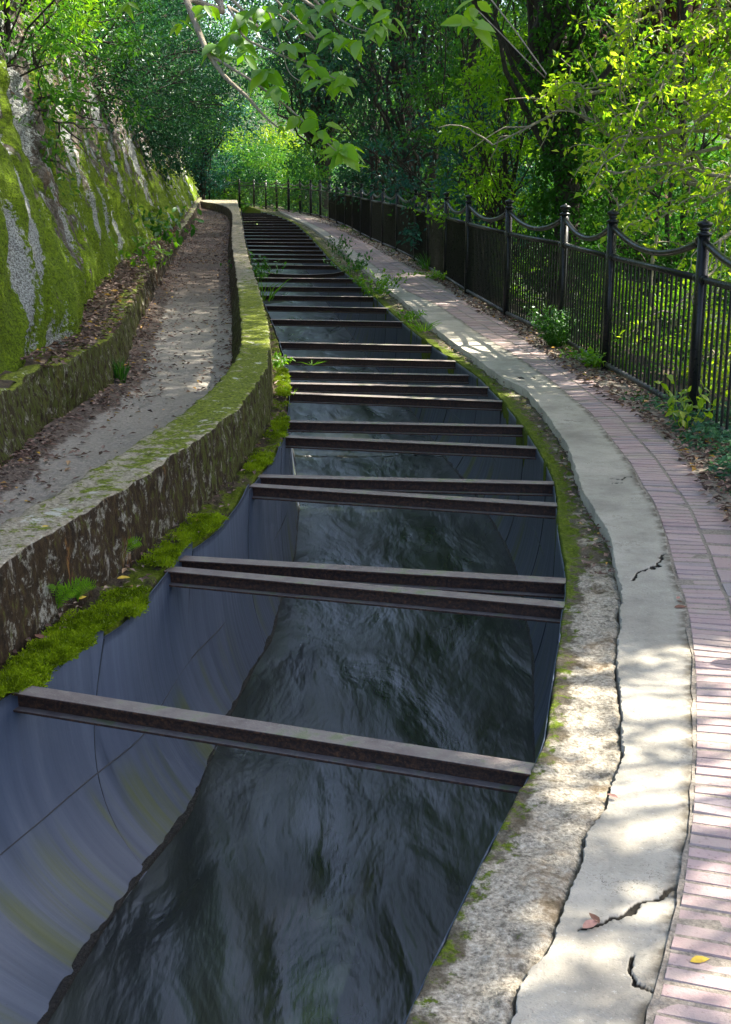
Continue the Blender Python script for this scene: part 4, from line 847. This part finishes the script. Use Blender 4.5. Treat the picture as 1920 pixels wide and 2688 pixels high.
def weed(name, lab, pos, h, n, leaf, mat, seed, spread=.5, kind='leafy', cat='plant', per=9):
    g = np.random.default_rng(seed); pos = np.array(pos, float); r = empty(name, pos, lab, cat); st = MB(); Pp = []; D = []; N = []; L = []
    for k in range(n):
        a = g.random()*6.28; s = pos+np.array([math.cos(a), math.sin(a)*1.6, 0])*spread*.35*g.random(); e = s+np.array([math.cos(a)*spread*g.random(), math.sin(a)*spread*g.random(), h*(.5+.5*g.random())])
        if kind == 'grass':
            q = wob(s, e, 5, .03, g, h*.15); tn = np.gradient(q, axis=0); w = unit(np.cross(tn, [g.normal(), g.normal(), .2]))*np.array([.5, .45, .35, .2, .02])[:, None]*leaf
            st.add(np.concatenate([q-w, q+w]), [[i, i+1, i+6, i+5] for i in range(4)])
        else:
            q = wob(s, e, 6, .06, g, h*.1); st.tube(q, np.linspace(.003, .001, 6), 4, cap=False)
            for j in range(per):
                c = q[1+int(g.random()*5)]; Pp.append(c); D.append(g.normal(size=3)+[0, 0, .1]); N.append(g.normal(size=3)*.4+[0, -.3, 1]); L.append(leaf*(.6+.7*g.random()))
    if kind == 'grass': st.build('blades', M[mat], r)
    else:
        st.build('stem', M[mat], r); Pp, D, N, L = map(np.array, (Pp, D, N, L)); V, Fq = leaff(Pp, D, N, L, L*.5); mesh('leaves', V, Fq, M[mat], r)
def at(px, py, z=0): x, y = G(px, py, z); return (x, y, z)
weed('seedling', 'single broad-leaved green seedling on the ledge near the second pair of beams', at(580, 1255, .02), .10, 3, .07, 'l_bright', 1, .06, per=2)
weed('grass_tuft', 'tuft of arching grass on the left ledge beside the fifteenth beam', at(690, 790, .02), .35, 26, .022, 'l_bright', 2, .38, 'grass', 'grass')
weed('weed', 'leafy weed hanging over the left flume edge in the distance', at(686, 735, .02), .40, 26, .07, 'l_mid', 3, .55)
weed('weed', 'bushy green weed growing over the right flume edge above the twelfth beam', at(985, 780, .02), .42, 40, .055, 'l_bright', 4, .50)
weed('weed', 'dark leafy weed on the right coping beyond the bushy one', at(925, 718, .02), .36, 24, .07, 'l_mid', 5, .45)
weed('weed', 'thin ferny weed in the far right coping', at(890, 672, .02), .40, 20, .06, 'l_mid', 15, .40)
weed('grass_tuft', 'small bright grass tuft at the pavement step above the thirteenth beam', at(1110, 868, .04), .14, 40, .010, 'l_bright', 6, .22, 'grass', 'grass')
weed('weed', 'low bright weed beside the small grass tuft', at(1080, 840, .04), .14, 16, .045, 'l_bright', 7, .2)
weed('bush', 'rounded green bush growing through the bottom rail of the fence', at(1462, 912, .04), .42, 110, .036, 'l_mid', 8, .30, per=14, cat='bush')
weed('grass_tuft', 'long grass clump at the foot of the fence halfway along', at(1128, 712, .04), .38, 70, .014, 'l_mid', 9, .40, 'grass', 'grass')
weed('weed', 'low leafy weeds below the long grass at the fence foot', at(1160, 735, .04), .16, 40, .05, 'l_bright', 10, .45)
weed('weed', 'bright low weed under the fence behind the rounded bush', at(1560, 965, .04), .18, 36, .045, 'l_bright', 11, .3)
weed('weed', 'pale climbing weed on the pickets right of the rounded bush', at(1640, 985, .04), .55, 16, .05, 'l_bright', 12, .18)
weed('weed', 'yellow-green sprig in front of the nearest fence post', at(1800, 1130, .04), .40, 9, .07, 'l_yel', 13, .25)
weed('weed', 'fresh green weed sprouting from the rock foot above the kerb', at(395, 705, .45), .5, 22, .10, 'l_bright', 14, .5, per=6)
weed('weed', 'leafy sprig hanging from the far mossy rock', at(440, 640, .6), .6, 20, .13, 'l_mid', 16, .6, per=6)
weed('grass_tuft', 'tuft of long grass at the base of the mossy kerb', at(320, 1005, .04), .26, 50, .012, 'l_mid', 17, .10, 'grass', 'grass')
weed('weed', 'dwarf weed on the left ledge beside the ninth beam', at(735, 965, .02), .12, 14, .04, 'l_bright', 18, .12)
weed('grass_tuft', 'grass blades sprouting at the left end of the eighth beam', at(768, 1035, .0), .07, 9, .006, 'l_bright', 19, .10, 'grass', 'grass')
weed('grass_tuft', 'thin grass blades growing on the eleventh beam', at(820, 958, -.02), .05, 12, .006, 'l_bright', 20, .18, 'grass', 'grass')
def ivy():
    g = np.random.default_rng(55); P_ = []
    while len(P_) < 5200:
        Y = 5.6+4.6*g.random(); a = float(brkR(Y))+.10+.10*vn(Y*2.3, 4); b = float(fx(Y))+.35; t = g.random(); x = a+(b-a)*t
        if Y > 8.2 and g.random() < (Y-8.2)/1.8: continue
        P_.append((x, Y, .04+.10*sm(0, .35, t)*(.5+.5*g.random())+.05*max(0, vn(x*4, Y*4))))
    P_ = np.array(P_); n = len(P_); V, Fq = leafq(P_, g.normal(size=(n, 3))*[1, 1, .35], g.normal(size=(n, 3))*.4+[-.1, -.3, 1], .03+.025*g.random(n), .024)
    tag(mesh('ground_cover', V, Fq, M['l_ivy'], smooth=False), 'glossy blue-green creeping ground cover at the foot of the nearest fence panel', 'ground cover', kind='stuff')
    P_ = []
    while len(P_) < 4200:
        Y = 9+34*g.random()**1.3; t = g.random(); a = float(brkR(Y))+.14; b = float(fx(Y))+.5; x = a+(b-a)*t
        if fbm(Y*1.4, t*2, 3, 2) < .1: continue
        P_.append((x, Y, .03+.07*g.random()*sm(0, .4, t)))
    P_ = np.array(P_); n = len(P_); V, Fq = leafq(P_, g.normal(size=(n, 3))*[1, 1, .6], g.normal(size=(n, 3))*.5+[0, -.3, 1], .04+.03*g.random(n), .025)
    tag(mesh('ground_cover', V, Fq, M['l_mid'], smooth=False), 'patchy low green weeds along the verge under the middle and far fence', 'ground cover', kind='stuff')
ivy()
def undergrowth():
    g = np.random.default_rng(56); C = []
    while len(C) < 620:
        Y = 6+36*g.random()**1.3; d = .55+2.2*g.random(); C.append((fx(Y)+d, Y, -1.1-.5*min(d, 2)+1.5*g.random()))
    V, Fq = cloud(np.array(C), .28, 60, .065, .6, .6, .5, g); tag(mesh('undergrowth', V, Fq, M['l_bright'], smooth=False), 'light green undergrowth on the slope just behind the fence pickets', 'undergrowth', kind='stuff')
undergrowth()
# ------------------------------------------------------------------ light
w = bpy.data.worlds.new('World'); S.world = w; w.use_nodes = True; nt = w.node_tree
sky = nt.nodes.new('ShaderNodeTexSky'); sky.sky_type = 'NISHITA'; sky.sun_disc = False; sky.sun_elevation = R(50); sky.sun_rotation = R(72)
bg = nt.nodes['Background']; nt.links.new(sky.outputs[0], bg.inputs[0]); bg.inputs[1].default_value = .15; sky.ozone_density = .5; sky.dust_density = 3; sky.air_density = .7
sl = bpy.data.lights.new('sun', 'SUN'); sl.energy = 5; sl.angle = R(.5); sl.color = (1, .93, .80); so = bpy.data.objects.new('sun', sl); COL.objects.link(so)
from mathutils import Vector
so.rotation_euler = Vector(tuple(SUN)).to_track_quat('Z', 'Y').to_euler()
S.view_settings.view_transform = 'Standard'; S.view_settings.look = 'None'; S.view_settings.exposure = 1.95; S.view_settings.gamma = 1
S.render.engine = 'CYCLES'; S.cycles.max_bounces = 8; S.cycles.diffuse_bounces = 4; S.cycles.transparent_max_bounces = 8
